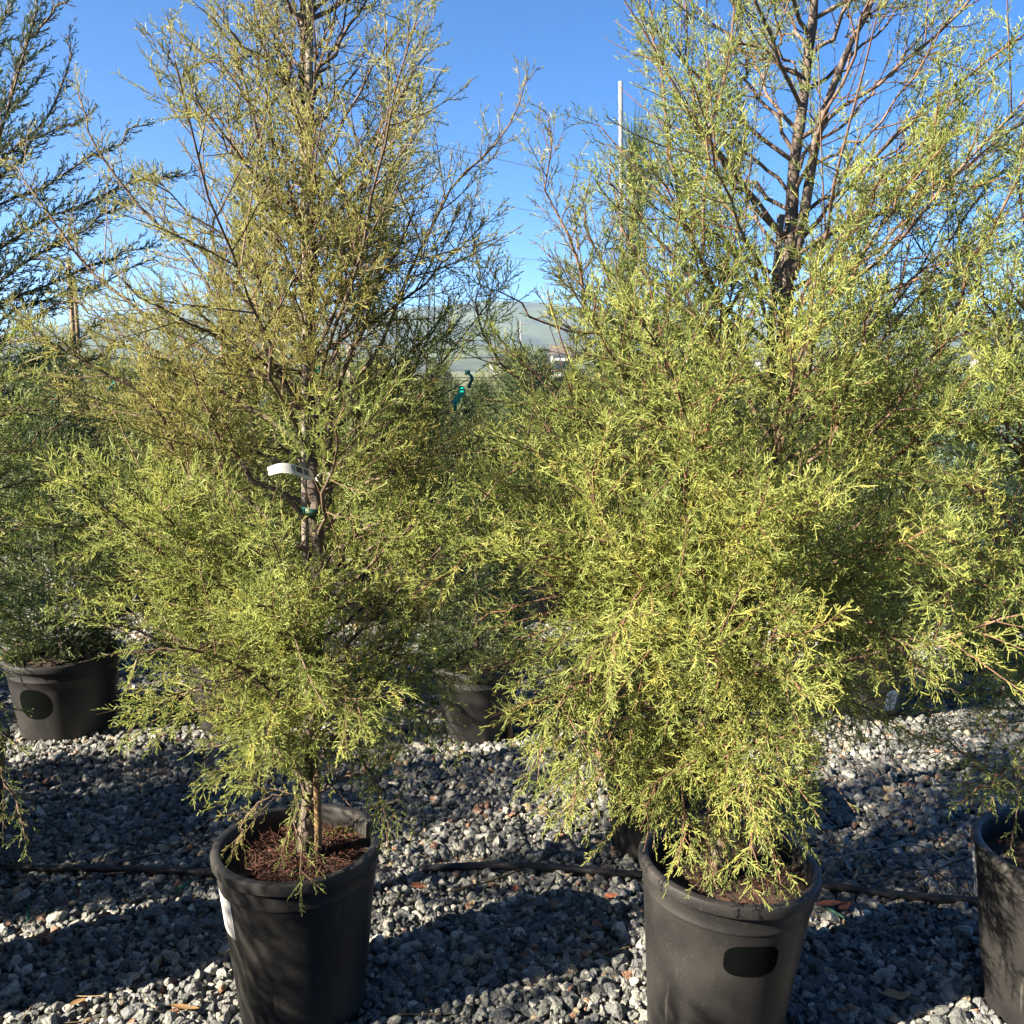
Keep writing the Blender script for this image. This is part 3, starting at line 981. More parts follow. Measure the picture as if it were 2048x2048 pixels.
def env_limbs(tree, trunk, env, n, z0, z1, r_, mats, bark, tint, el=(.75, .25), scale=(.85, 1.1), tr=.007, topp=1.35):
    """filler limbs all round the trunk, their reach given by env (height -> radius)"""
    zs = trunk[:, 2]
    for i in range(n):
        f = ((i + r_.uniform(0, 1)) / n) ** topp
        zb = z0 + (z1 - z0) * f
        b = np.array([np.interp(zb, zs, trunk[:, j]) for j in range(3)])
        az = i * 2.4 + r_.uniform(-.4, .4)
        L = np.interp(zb, [e[0] for e in env], [e[1] for e in env]) * r_.uniform(.55, 1.18)
        e = el[0] * (1 - f) + el[1] * f if False else el[0] + r_.normal(0, .12)
        dr = np.interp(zb, [.5, .9, 1.3], [.28, .12, 0])
        l = auto_limb(tree, b, az, L / max(.35, math.cos(e)), e, .22 - dr, r_)
        grow_limb(tree, l, tr, .0018, JUN, r_, mats(zb, az), bark, dr, tint(zb, r_), np.interp(zb, [.5, 1.2, 2.2, 3], [.8, 1.0, .7, .55]))
ENV1 = [(.45, .26), (.65, .38), (.9, .52), (1.3, .58), (1.6, .50), (1.85, .34), (2.1, .24), (2.5, .18), (2.9, .1)]
env_limbs(t1, tr1, ENV1, 58, .56, 2.75, r1g, lambda z, a: O if z > 1.35 else (LM if math.sin(a) < .2 else O), M['bark'], lambda z, r_: .48 + .16 * (z < 1.1), (.55, .7))
env_limbs(t1, tr1, [(1.2, .26), (1.8, .22), (2.5, .16)], 24, 1.3, 2.5, r1g, lambda z, a: O, M['bark'], lambda z, r_: .5, (.75, .7), tr=.005, topp=1.0)
print("tri after tree1", TRI)

# ------------------------------------------------------------------ the right juniper
Y2 = c2[1]
t2 = empty("juniper_tree", at(1440, 1740, Y2))
t2["key"] = "b"
OPEN += [("b", 960, 0, 1262, 205, .93), ("b", 1205, 150, 1275, 300, .6), ("b", 1535, 250, 1585, 470, .7), ("b", 1640, 20, 1800, 300, .8), ("b", 1500, 180, 1660, 480, .5), ("b", 1560, 470, 1612, 600, .75), ("b", 1740, 430, 1900, 560, .6),
         ("b", 1050, 640, 1135, 790, .85), ("b", 1000, 560, 1100, 700, .5), ("b", 1900, 1330, 2048, 1520, .5), ("b", 870, 1330, 1010, 1500, .6), ("b", 940, 1130, 1100, 1260, .45), ("b", 1640, 1480, 1900, 1760, .9), ("b", 1200, 1640, 1300, 1760, .7)]
tag(t2, "big bushy yellow-green juniper at the right with forked pale trunk", "tree", "young junipers in the front row")
tr2 = juniper_trunk(t2, Y2, [(1440, 1745, 0), (1445, 1550, .02), (1475, 1300, .04), (1515, 1050, .06), (1552, 820, .09), (1568, 640, .1), (1578, 480, .1), (1590, 330, .1), (1608, 190, .1), (1630, 0, .1), (1640, -160, .1), (1645, -330, .1)], .0255, .006)
fork = smoothline(np.array([at(px, py, Y2 + dy) for px, py, dy in [(1582, 560, .10), (1606, 440, .08), (1633, 280, .07), (1660, 190, .07), (1700, 90, .07), (1741, 10, .07), (1780, -120, .07)]]), 22)
trunk_mesh(t2, fork, .013, .004, M['bark'])
r2g = np.random.default_rng(33)
limbs2 = [
    ([(1480, 1420), (1440, 1290), (1404, 1195), (1393, 1079), (1377, 963), (1397, 893), (1432, 816), (1486, 735)], -.05, -.42, .008, .002, -.02, .68, .9),
    ([(1500, 1380), (1650, 1200), (1790, 1080), (1822, 971), (1830, 816), (1873, 700), (1896, 650), (1935, 573), (1954, 503), (1981, 461), (2016, 379), (2040, 340)], 0, -.25, .010, .0025, 0, .62, .75),
    ([(1490, 1180), (1420, 960), (1349, 858), (1266, 782), (1244, 724), (1201, 659), (1190, 610)], -.05, -.36, .008, .002, 0, .66, .85),
    ([(1540, 960), (1400, 820), (1260, 740), (1194, 652), (1143, 500), (1107, 417), (1100, 300), (1098, 250)], .05, -.02, .009, .002, 0, .5, .75),
    ([(1550, 800), (1450, 690), (1338, 668), (1172, 666), (1081, 648), (1040, 610), (1005, 586), (980, 540)], .05, .05, .008, .002, 0, .45, .62),
    ([(1510, 1150), (1320, 1010), (1200, 950), (1110, 865), (1030, 760), (965, 650), (954, 550), (945, 470)], .05, .06, .009, .002, 0, .52, .75),
    ([(1490, 1280), (1300, 1150), (1100, 1085), (976, 1090), (904, 1137), (840, 1180)], 0, -.22, .008, .002, .05, .66, .8),
    ([(1480, 1380), (1338, 1191), (1208, 1180), (1172, 1144), (1080, 1110), (1010, 1120)], 0, -.25, .008, .002, .05, .66, .9),
    ([(1480, 1400), (1400, 1280), (1291, 1140), (1230, 1086), (1190, 1017), (1193, 950), (1210, 880)], -.02, -.36, .008, .002, 0, .7, .9),
    ([(1460, 1500), (1350, 1300), (1232, 1250), (1171, 1359), (1098, 1400), (1020, 1420)], 0, -.25, .008, .002, .15, .66, .8),
    ([(1465, 1440), (1350, 1260), (1230, 1240), (1098, 1279), (1040, 1315), (960, 1340)], 0, -.15, .007, .002, .1, .66, .8),
    ([(1455, 1560), (1360, 1460), (1260, 1490), (1190, 1560), (1140, 1620)], 0, -.20, .006, .0015, .3, .66, .75),
    ([(1450, 1580), (1400, 1480), (1330, 1540), (1290, 1630)], 0, -.28, .005, .0015, .3, .66, .75),
    ([(1452, 1560), (1440, 1470), (1460, 1500), (1500, 1600)], 0, -.32, .005, .0015, .3, .68, .8),
    ([(1450, 1620), (1440, 1560), (1450, 1620), (1455, 1720)], 0, -.24, .004, .0015, .3, .6, .6),
    ([(1450, 1620), (1480, 1560), (1530, 1640), (1560, 1760)], 0, -.22, .004, .0015, .3, .6, .6),
    ([(1470, 1500), (1560, 1400), (1620, 1460), (1660, 1540)], 0, -.15, .006, .0015, .3, .6, .8),
    ([(1480, 1430), (1600, 1380), (1703, 1406), (1776, 1426), (1834, 1417), (1870, 1450)], 0, -.02, .007, .0015, .25, .55, .75),
    ([(1480, 1420), (1560, 1290), (1640, 1240), (1740, 1250), (1830, 1330)], 0, -.30, .007, .0015, .2, .66, .9),
    ([(1490, 1340), (1600, 1180), (1700, 1120), (1780, 1090), (1860, 1060)], 0, -.40, .007, .0015, .05, .68, .95),
    ([(1500, 1300), (1560, 1150), (1600, 1060), (1640, 1000)], 0, -.48, .007, .0015, .0, .7, .95),
    ([(1470, 1460), (1440, 1360), (1420, 1300), (1380, 1290)], 0, -.52, .007, .0015, .1, .74, .95),
    ([(1475, 1450), (1520, 1360), (1560, 1340), (1600, 1380)], 0, -.50, .007, .0015, .15, .72, .95),
    ([(1480, 1350), (1450, 1180), (1480, 1080), (1530, 990)], 0, -.46, .007, .0015, 0, .72, .95),
    ([(1560, 900), (1640, 660), (1703, 538), (1765, 460), (1815, 380), (1880, 300)], .05, -.2, .008, .002, 0, .55, .8),
    ([(1530, 1000), (1590, 800), (1614, 735), (1641, 650), (1672, 573)], 0, -.36, .007, .002, 0, .68, .85),
    ([(1545, 980), (1660, 880), (1690, 760), (1720, 690), (1740, 620)], 0, -.3, .007, .002, 0, .66, .9),
    ([(1560, 720), (1500, 560), (1455, 640), (1443, 604), (1389, 503), (1358, 426), (1300, 337)], .08, .0, .007, .002, 0, .52, .75),
    ([(1540, 880), (1470, 720), (1416, 542), (1405, 445), (1412, 348), (1420, 255), (1470, 70), (1466, -20)], .06, -.10, .008, .002, 0, .55, .72),
    ([(1500, 720), (1400, 520), (1343, 348), (1335, 232), (1315, 116), (1296, -10)], .05, .02, .007, .002, 0, .54, .7),
    ([(1571, 480), (1500, 400), (1455, 348), (1400, 250), (1380, 100), (1370, -20)], .1, .05, .007, .002, 0, .52, .7),
    ([(1579, 387), (1494, 310), (1430, 250), (1400, 160)], .1, .2, .006, .002, 0, .48, .6),
    ([(1586, 302), (1509, 186), (1490, 120), (1480, 0)], .1, .12, .006, .002, 0, .48, .55),
    ([(1600, 480), (1687, 383), (1772, 310), (1850, 217), (1950, 130), (2048, 70)], .09, -.05, .008, .0025, 0, .56, .8),
    ([(1580, 560), (1660, 470), (1803, 410), (1904, 348), (2048, 240), (2110, 200)], .1, .12, .008, .0025, 0, .46, .6),
    ([(1633, 280), (1690, 240), (1750, 180), (1830, 90), (1900, 0)], .07, .12, .005, .002, 0, .48, .55),
    ([(1625, 330), (1680, 300), (1760, 250), (1850, 120), (1880, 60)], .07, -.08, .005, .002, 0, .54, .65),
    ([(1660, 190), (1700, 120), (1700, 60), (1690, -40)], .07, .12, .004, .002, 0, .45, .45),
    ([(1718, 40), (1760, 20), (1800, -60)], .07, .05, .004, .002, 0, .45, .45),
    ([(1610, 180), (1570, 100), (1550, 0)], .1, .05, .005, .002, 0, .5, .5),
    ([(1560, 700), (1640, 560), (1720, 440), (1760, 360)], .08, -.25, .007, .002, 0, .58, .8),
]
limbs2 += [
    ([(1452, 1500), (1420, 1420), (1390, 1480), (1370, 1600), (1365, 1690)], 0, -.30, .005, .0015, .3, .66, .8),
    ([(1452, 1480), (1470, 1390), (1480, 1450), (1490, 1580), (1500, 1690)], 0, -.34, .005, .0015, .3, .66, .8),
    ([(1455, 1520), (1350, 1420), (1250, 1440), (1180, 1500), (1150, 1580)], 0, -.30, .005, .0015, .3, .7, .85),
    ([(1455, 1540), (1400, 1470), (1340, 1500), (1300, 1580), (1280, 1660)], 0, -.2, .005, .0015, .3, .62, .8),
    ([(1455, 1500), (1540, 1420), (1590, 1480), (1600, 1580), (1610, 1660)], 0, -.12, .005, .0015, .3, .58, .8),
    ([(1455, 1560), (1430, 1500), (1410, 1560), (1420, 1660), (1425, 1740)], 0, -.22, .004, .0015, .3, .58, .65),
    ([(1460, 1440), (1320, 1340), (1200, 1350), (1110, 1420), (1080, 1520)], 0, -.30, .006, .0015, .3, .7, .85),
    ([(1470, 1420), (1620, 1360), (1740, 1440), (1800, 1520)], 0, -.1, .006, .0015, .3, .58, .8),
    ([(1470, 1380), (1400, 1230), (1310, 1180), (1260, 1210), (1230, 1290)], 0, -.5, .006, .0015, .15, .74, .95)]
for pts, d0, d1, dr, ti, sc in [
    ([(1500, 1100), (1350, 960), (1230, 880), (1150, 800), (1110, 740)], 0, -.2, 0, .62, .9),
    ([(1490, 1250), (1330, 1120), (1180, 1020), (1080, 990), (1000, 960)], 0, -.1, 0, .62, .9),
    ([(1480, 1320), (1300, 1220), (1150, 1190), (1040, 1210), (960, 1240)], 0, -.05, .05, .62, .9),
    ([(1540, 900), (1380, 760), (1260, 640), (1200, 520), (1170, 430)], .05, -.1, 0, .52, .75),
    ([(1550, 780), (1400, 640), (1290, 540), (1240, 430), (1220, 330)], .05, .15, 0, .48, .65),
    ([(1540, 940), (1680, 860), (1800, 780), (1900, 690), (1980, 620)], 0, -.15, 0, .62, .9),
    ([(1530, 1050), (1680, 960), (1800, 900), (1900, 860), (1990, 840)], 0, -.25, 0, .64, .95),
    ([(1560, 700), (1700, 620), (1820, 560), (1920, 520), (2010, 500)], .05, 0, 0, .56, .8),
    ([(1570, 620), (1700, 540), (1800, 450), (1860, 360), (1900, 260)], .05, -.1, 0, .55, .7),
    ([(1500, 1250), (1650, 1160), (1800, 1150), (1920, 1180)], 0, -.2, .1, .64, .95)]:
    limbs2.append((pts, d0, d1, .007, .002, dr, ti, sc))
for k, (pts, d0, d1, a, b, dr, ti, sc) in enumerate(limbs2):
    grow_limb(t2, pix_limb(t2, Y2, pts, d0, d1), a, b, JUN, r2g, LM if ti > .5 else O, M['bark_red'], dr, ti, sc * 1.02, .3)
ENV2 = [(.45, .30), (.65, .48), (1.0, .62), (1.4, .66), (1.7, .58), (2.0, .48), (2.4, .38), (2.9, .22)]
env_limbs(t2, tr2, ENV2, 74, .58, 2.6, r2g, lambda z, a: LM, M['bark_red'], lambda z, r_: .56 + .1 * (z < 1.5), (.55, .7))
print("tri after tree2", TRI)

# ------------------------------------------------------------------ juniper of the right-edge pot, and one beyond the left edge
Y3 = c3[1]
t3 = empty("juniper_tree", (c3[0], c3[1], PH - .05))
tag(t3, "juniper at the right edge drooping sprays into the cut-off pot", "tree", "young junipers in the front row")
tr3 = smoothline([c3 + [0, 0, -.05], c3 + [.02, .02, .7], c3 + [.03, .03, 1.5], c3 + [.0, 0, 2.4]], 30)
trunk_mesh(t3, tr3, .023, .006, M['bark'])
r3g = np.random.default_rng(44)
for pts, d0, d1, dr, ti, sc in [
    ([(2150, 1620), (2048, 1594), (1964, 1540), (1906, 1489), (1850, 1470)], 0, -.02, .35, .6, .7),
    ([(2150, 1620), (2060, 1560), (1990, 1560), (1930, 1600)], 0, -.2, .35, .62, .6),
    ([(2150, 1500), (2080, 1400), (2020, 1380), (1970, 1420)], 0, -.1, .3, .6, .8),
    ([(2160, 1400), (2060, 1200), (1990, 1120), (1900, 1080)], -.1, -.4, .1, .62, .95),
    ([(2160, 1300), (2060, 1100), (1980, 1000), (1930, 960)], -.1, -.35, .05, .6, .95),
    ([(2160, 1200), (2080, 1000), (2020, 850), (1990, 760)], -.1, -.4, 0, .62, .95),
    ([(2160, 1000), (2090, 800), (2050, 640), (2020, 560)], -.05, -.35, 0, .6, .8),
    ([(2160, 800), (2100, 640), (2060, 480), (2030, 330)], 0, -.05, 0, .58, .7),
    ([(2150, 1350), (2040, 1180), (1960, 1160), (1880, 1200)], -.1, -.45, .1, .62, .95),
    ([(2150, 1100), (2050, 930), (1970, 860), (1900, 830)], -.1, -.35, 0, .62, .95),
    ([(2150, 950), (2060, 760), (1990, 650), (1950, 560)], -.05, -.3, 0, .6, .85),
    ([(2160, 1450), (2070, 1310), (2000, 1290), (1940, 1330)], 0, -.25, .2, .6, .9)]:
    grow_limb(t3, pix_limb(t3, Y3, pts, d0, d1), .008, .0018, JUN, r3g, LM, M['bark_red'], dr, ti, sc, .3)
env_limbs(t3, tr3, [(.5, .3), (1.0, .42), (1.6, .42), (2.3, .2)], 16, .6, 2.2, r3g, lambda z, a: LM, M['bark_red'], lambda z, r_: .56, (.6, .7))
print("tri after tree3", TRI)

r4g = np.random.default_rng(55)
c4 = np.array([-1.66, 2.12, PH])
t4 = empty("juniper_tree", (c4[0], c4[1], PH - .05))
tag(t4, "juniper whose drooping spray hangs in at the lower left edge", "tree", "young junipers in the front row")
make_pot(c4, RR, PH, "black pot just beyond the left edge under a drooping juniper")
tr4 = smoothline([c4 + [0, 0, -.05], c4 + [.02, .02, .7], c4 + [-.02, .03, .9], c4 + [.0, 0, 1.15]], 30)
trunk_mesh(t4, tr4, .022, .006, M['bark'])
COARSE = dict(JUN, s1=.045, s2=.022, s3=.011, tw=.0019, l3=.024)
for pts, d0, d1, dr, ti, sc in [
    ([(-330, 1560), (-160, 1480), (-40, 1500), (20, 1580), (50, 1680)], 0, -.10, .35, .3, .6),
    ([(-330, 1500), (-180, 1420), (-60, 1430), (20, 1480)], 0, -.05, .3, .35, .7),
    ([(-340, 1300), (-200, 1150), (-60, 1080), (60, 1040)], 0, .0, .1, .5, .95),
    ([(-340, 1200), (-200, 1020), (-60, 930), (60, 900)], 0, .1, .05, .5, .95),
    ([(-340, 1000), (-180, 860), (-60, 780), (30, 760)], 0, .1, .05, .48, .95),
    ([(-340, 1250), (-180, 1080), (-60, 1000), (90, 960)], 0, .2, .05, .55, 1.0),
    ([(-340, 1150), (-180, 940), (-60, 850), (70, 820)], 0, .25, .05, .55, 1.0),
    ([(-340, 1050), (-180, 800), (-60, 710), (60, 680)], 0, .2, .0, .5, .9),
    ([(-340, 1420), (-180, 1300), (-60, 1260), (30, 1270)], 0, .1, .1, .5, .9),
    ([(-340, 1380), (-180, 1240), (-60, 1180), (40, 1170)], 0, .15, .1, .5, .95)]:
    grow_limb(t4, pix_limb(t4, c4[1], pts, d0, d1), .008, .0018, JUN, r4g, LM, M['bark'], dr, ti, sc)

def env_coarse(tree, trunk, env, n, z0, z1, r_, fol, bark, tint):
    zs = trunk[:, 2]
    for i in range(n):
        zb = z0 + (z1 - z0) * (i + r_.random()) / n
        b = np.array([np.interp(zb, zs, trunk[:, j]) for j in range(3)])
        az = i * 2.4 + r_.uniform(-.4, .4)
        L = np.interp(zb, [e[0] for e in env], [e[1] for e in env]) * r_.uniform(.8, 1.1)
        l = auto_limb(tree, b, az, L / .8, .6, .1, r_)
        grow_limb(tree, l, .007, .0018, COARSE, r_, fol, bark, .05, tint, 1.0)
env_coarse(t4, tr4, [(.5, .3), (.9, .38), (1.3, .3), (1.6, .15)], 16, .60, 1.3, r4g, O, M['bark'], .45)
t5 = empty("juniper_tree", (cB[0], cB[1], .34))
tag(t5, "shaded juniper in the grey-black pot close behind the right juniper", "tree", "young junipers in the front row")
tr5 = smoothline([np.array([cB[0], cB[1], .34]), np.array([cB[0] + .02, cB[1] + .02, 1.0]), np.array([cB[0] - .01, cB[1], 1.9])], 20)
trunk_mesh(t5, tr5, .02, .005, M['bark'])
env_coarse(t5, tr5, [(.5, .3), (.9, .45), (1.4, .42), (1.8, .2)], 22, .55, 1.75, r4g, O, M['bark'], .45)
print("tri after tree4", TRI)

# ------------------------------------------------------------------ feathery cypress at the left edge
CYP = dict(s1=.0095, l1=.115, a1=33, s2=.0085, l2=.034, a2=34, s3=.0055, l3=.011, a3=28, tw=.0014, bare=.06, up=.08)
Yc = 2.9
cc = at(-150, 1300, Yc)
tc_ = empty("cypress_tree", (cc[0], Yc, .35))
tag(tc_, "dark feathery cypress rising at the left edge above everything there", "tree")
make_pot((cc[0], Yc, 0), .22, .42, "black pot beyond the left edge holding the feathery cypress")
trc = smoothline([np.array([cc[0], Yc, .36]), np.array([cc[0] + .01, Yc, 1.2]), np.array([cc[0] - .01, Yc, 2.2]), np.array([cc[0], Yc, 3.3])], 30)
trunk_mesh(tc_, trc, .026, .008, M['bark'])
rcg = np.random.default_rng(66)
for pts, d1, sc in [
    ([(-140, 620), (-60, 420), (0, 270), (45, 120), (70, 0), (80, -60)], -.1, .9),
    ([(-140, 480), (-80, 300), (-30, 160), (0, 60), (20, -60)], .1, .9),
    ([(20, 200), (60, 80), (110, 20), (150, -10)], -.05, .5),
    ([(-140, 560), (-40, 400), (60, 290), (130, 150), (140, 65)], 0, .6),
    ([(-150, 520), (-60, 380), (30, 300), (100, 265), (165, 238)], -.1, .8),
    ([(-150, 620), (-40, 440), (100, 365), (200, 300), (290, 250)], -.05, .7),
    ([(-150, 680), (-20, 500), (120, 430), (260, 370), (380, 345)], 0, .85),
    ([(-150, 740), (-20, 580), (100, 500), (190, 440), (260, 400)], -.1, .95),
    ([(-150, 780), (-20, 620), (120, 560), (240, 510), (318, 480)], 0, .8),
    ([(-150, 820), (0, 640), (120, 590), (220, 555), (310, 515)], .05, .6),
    ([(-150, 860), (-20, 700), (60, 640), (140, 600), (190, 575)], -.05, .8),
    ([(-150, 950), (-20, 780), (60, 720), (150, 680), (220, 640)], .1, .8),
    ([(-150, 1020), (-20, 860), (60, 800), (150, 740), (240, 690)], .05, .9),
    ([(-150, 1080), (-20, 940), (60, 880), (150, 830), (220, 800)], .0, .9),
    ([(-150, 420), (-80, 300), (-20, 230), (40, 200), (90, 140)], .12, .7)]:
    grow_limb(tc_, pix_limb(tc_, Yc, pts, 0, d1), .008, .002, CYP, rcg, M['cypress_green'], M['bark'], 0, .5, sc, .35)
for i in range(26):  # unseen coarse limbs added so the cypress shades the ground
    zb = .55 + 1.9 * i / 26
    l = auto_limb(tc_, np.array([cc[0], Yc, zb]), i * 2.4, .62 * (1 - .2 * i / 26), .6, .05, rcg)
    if math.cos(i * 2.4) < .35:
        grow_limb(tc_, l, .008, .002, COARSE, rcg, M['cypress_green'], M['bark'], 0, .4, 1.1, .35)
print("tri after cypress", TRI)

# ------------------------------------------------------------------ dense conifers behind
def dense_conifer_meshes(seed, H, Rm, nsh, kind):
    """trunk mesh and crown mesh of a closely clothed conifer; kind shapes its crown"""
    r_ = np.random.default_rng(seed)
    z = (1 - (1 - r_.random(nsh)) ** .75) * H * .97 + .02
    f = z / H
    if kind == 'column':
        prof = Rm * np.clip(1.05 - f ** 2.6, .03, 1) * (.72 + .28 * np.clip(f * 6, 0, 1))
    elif kind == 'cone':
        prof = Rm * np.clip(1.02 - f, .03, 1) ** .8 * (.75 + .25 * np.clip(f * 7, 0, 1))
    else:
        prof = Rm * np.sqrt(np.clip(1 - (2 * f - .8) ** 2 / 1.5, .05, 1))
    az = r_.uniform(0, 6.283, nsh)
    lump = 1 + .16 * np.sin(az * 3 + z * 7) + .12 * np.sin(az * 5 - z * 11 + 2)
    q = r_.random(nsh) ** .35
    rad = prof * lump * q
    P0 = np.stack([rad * np.cos(az), rad * np.sin(az), z], -1)
    D = norm(np.stack([np.cos(az) * .75, np.sin(az) * .75, r_.uniform(.15, 1.0, nsh)], -1) + r_.normal(0, .3, (nsh, 3)))
    L = r_.uniform(.06, .13, nsh) * (.6 + .4 * (1 - f))
    B = r_.normal(0, .12, (nsh, 3)) + [0, 0, .1]
    tint = np.clip(.45 + .12 * np.sin(az * 4 + z * 9) + r_.normal(0, .12, nsh), 0, 1)
    parts = []
    V, F = tubes(shoot_curve(P0, D, L, B, 2), np.array([[.0022, .0010]]) * np.ones((nsh, 1)), 3)
    parts.append((V, F, {"tint": np.repeat(tint, 6)}))
    b, T, t, par, k = side_shoots(P0, D, L, B, .011, .05, 1.0, r_)
    D3 = perp_rot(T, R(38) + r_.normal(0, .2, len(k)), k * 2.1 + r_.uniform(0, 1, len(k)))
    L3 = .030 * (1.1 - .6 * t) * np.exp(r_.normal(0, .25, len(k)))
    C = shoot_curve(b, D3, L3, r_.normal(0, .1, (len(k), 3)), 2)
    # flat two-triangle leaflets seen from afar
    side = norm(np.cross(D3, r_.normal(0, 1, D3.shape))) * .0026
    V = np.stack([C[:, 0] - side, C[:, 0] + side, C[:, 1] + side * .5, C[:, 1] - side * .5], 1).reshape(-1, 3)
    F = [np.arange(len(k) * 4).reshape(-1, 4)]
    parts.append((V, F, {"tint": np.repeat(np.clip(tint[par] + .1 + r_.normal(0, .1, len(k)), 0, 1), 4)}))
    V, F, A = merge(parts)
    crown = npmesh("crown", V, F, A)
    tl = np.array([[0, 0, -.02], [0, 0, H * .5], [0, 0, H * .95]])
    TV, TF = tubes(smoothline(tl, 8)[None], np.linspace(.018, .004, 8)[None], 7)
    trk = npmesh("trunk", TV, TF, {"young": np.zeros(len(TV))}, True)
    trk.materials.append(M['bark'])
    return trk, crown
KIND = {
    'dark': (dense_conifer_meshes(1, 1.45, .26, 3100, 'column'), 'conifer_dark'),
    'cone': (dense_conifer_meshes(2, 1.35, .36, 3100, 'cone'), 'conifer_dark'),
    'blue': (dense_conifer_meshes(3, 1.25, .38, 3100, 'bush'), 'conifer_blue'),
    'gold': (dense_conifer_meshes(4, 1.35, .36, 3100, 'bush'), 'conifer_gold'),
}
for (tk, cw), mn in KIND.values():
    cw.materials.append(M[mn])
def conifer(kind, x, y, z, s, label, sx=1.0, cat="conifer", name="conifer", group="conifers in the rows behind"):
    o = empty(name, (x, y, z))
    (tk, cw), mn = KIND[kind]
    link("trunk", tk, None, o)
    f = link("crown", cw, None, o)
    f["kind"] = 'stuff'
    o.scale = (s * sx, s * sx, s)
    o.rotation_euler = (0, 0, random.uniform(0, 6.28))
    tag(o, label, cat, group)
    return o

conifer('dark', cL[0], cL[1], .33, .98, "dense dark conifer in the squat pot at the left", 1.05)
conifer('gold', cN[0], cN[1], .30, 1.0, "golden-green conifer seen through the left juniper's left side", 1.0)
conifer('cone', cM[0], cM[1], .30, .80, "grey-green conifer with skirts of needles between the junipers", .95)
conifer('dark', cQ[0], cQ[1], .32, .88, "dark conifer behind the right juniper, in the pot with white label", 1.15)
conifer('blue', cR[0] + .02, cR[1], .30, 1.05, "blue-green conifer near the right edge, above the sunlit grey pot", 1.0)

# third and further rows
pot_src = None
def row_pot(x, y, label):
    global pot_src
    if pot_src is None:
        pot_src = make_pot((x, y, 0), .20, .36, label, group="nursery pots of the far rows", seg=40)
        return pot_src
    r_ = pot_src.copy()
    COL.objects.link(r_)
    r_.location = (x, y, 0)
    r_["label"] = label
    for ch in pot_src.children:
        c = ch.copy()
        COL.objects.link(c)
        c.parent = r_
    POTS_XY.append((x, y, .15))
    return r_
rows = [
    (6.0, [(-140, 'dark'), (180, 'gold'), (330, 'dark'), (500, 'cone'), (700, 'gold'), (900, 'dark'), (1065, 'cone'), (1180, 'gold'), (1420, 'dark'), (1640, 'cone'), (1850, 'blue'), (2030, 'blue')]),
    (8.0, [(-60, 'gold'), (110, 'cone'), (260, 'dark'), (400, 'gold'), (560, 'dark'), (640, 'cone'), (820, 'gold'), (960, 'cone'), (1040, 'dark'), (1300, 'cone'), (1520, 'gold'), (1760, 'dark'), (1960, 'cone')]),
    (10.5, [(-20, 'cone'), (60, 'dark'), (220, 'gold'), (340, 'cone'), (470, 'dark'), (610, 'gold'), (760, 'dark'), (880, 'cone'), (1010, 'gold'), (1230, 'dark'), (1400, 'gold'), (1580, 'dark'), (1700, 'gold'), (1880, 'dark'), (2040, 'gold')]),
]
kname = {'dark': 'dark columnar conifer', 'gold': 'yellow-green bushy conifer', 'cone': 'dark pointed conifer', 'blue': 'blue-green bushy conifer'}
rname = ['third row', 'fourth row', 'fifth row']
pname = lambda px: ('far left' if px < 150 else 'left of the left juniper' if px < 420 else 'behind the left juniper' if px < 780 else 'between the two junipers' if px < 1150 else 'behind the right juniper' if px < 1750 else 'at the right edge')
seen = {}
ordn = ['', 'next ', 'another ', 'further ']
for ri, (Y, lst) in enumerate(rows):
    for px, kd in lst:
        y = Y + random.uniform(-.15, .15)
        x = at(px, 740, y)[0]
        key = (ri, kd, pname(px))
        seen[key] = seen.get(key, 0) + 1
        side = '' if seen[key] == 1 else ', farther right'
        row_pot(x, y, f"pot of the {kname[kd]} {pname(px)}, {rname[ri]}{side}")
        s = random.uniform(.86, 1.08) + .05 * ri
        conifer(kd, x, y, .31, s, f"{kname[kd]} {pname(px)}, {rname[ri]}{side}", random.uniform(.9, 1.25))
# taller trees closing the nursery
for k, px in enumerate(range(-120, 2200, 105)):
    kd = ('dark', 'gold', 'cone', 'dark')[k % 4]
    y = 22 + random.uniform(-2, 3)
    x = at(px + random.uniform(-30, 30), 740, y)[0]
    conifer(kd, x, y, 0, random.uniform(.95, 1.35), f"distant {kname[kd]} ending the nursery, {pname(px)}, {'nearer' if k % 8 < 4 else 'farther right'}", 1.9, group="trees at the end of the nursery")

# unseen rows beside and behind the camera, and single conifers added to shade the foreground
k = 0
for y, xs, sc in ((.38, np.arange(-5.6, -1.5, .58), 1.32), (2.2, (-2.85, -3.9), .95), (-1.4, np.arange(-5.2, 4.8, .8), 1.55), (3.95, (-3.4, -4.5), 1.2), (2.5, (-2.3,), 1.0), (2.85, (-2.95,), 1.15), (1.25, (-2.05,), .95), (.98, (-2.62,), .85)):  # the single ones are added as shade casters for the gravel
    for x in xs:
        kd = ('gold', 'cone', 'blue', 'gold', 'dark')[k % 5]
        conifer(kd, x + random.uniform(-.06, .06), y + random.uniform(-.08, .08), 0.3, sc * random.uniform(.92, 1.06), "conifer standing outside the picture, its shade on the foreground gravel", 1.0 if y not in (1.25, .98) else .5, group="conifers outside the picture")  # the slim pair is narrowed to shape its shadow
        row_pot(x, y, "nursery pot outside the picture under a conifer")
        k += 1

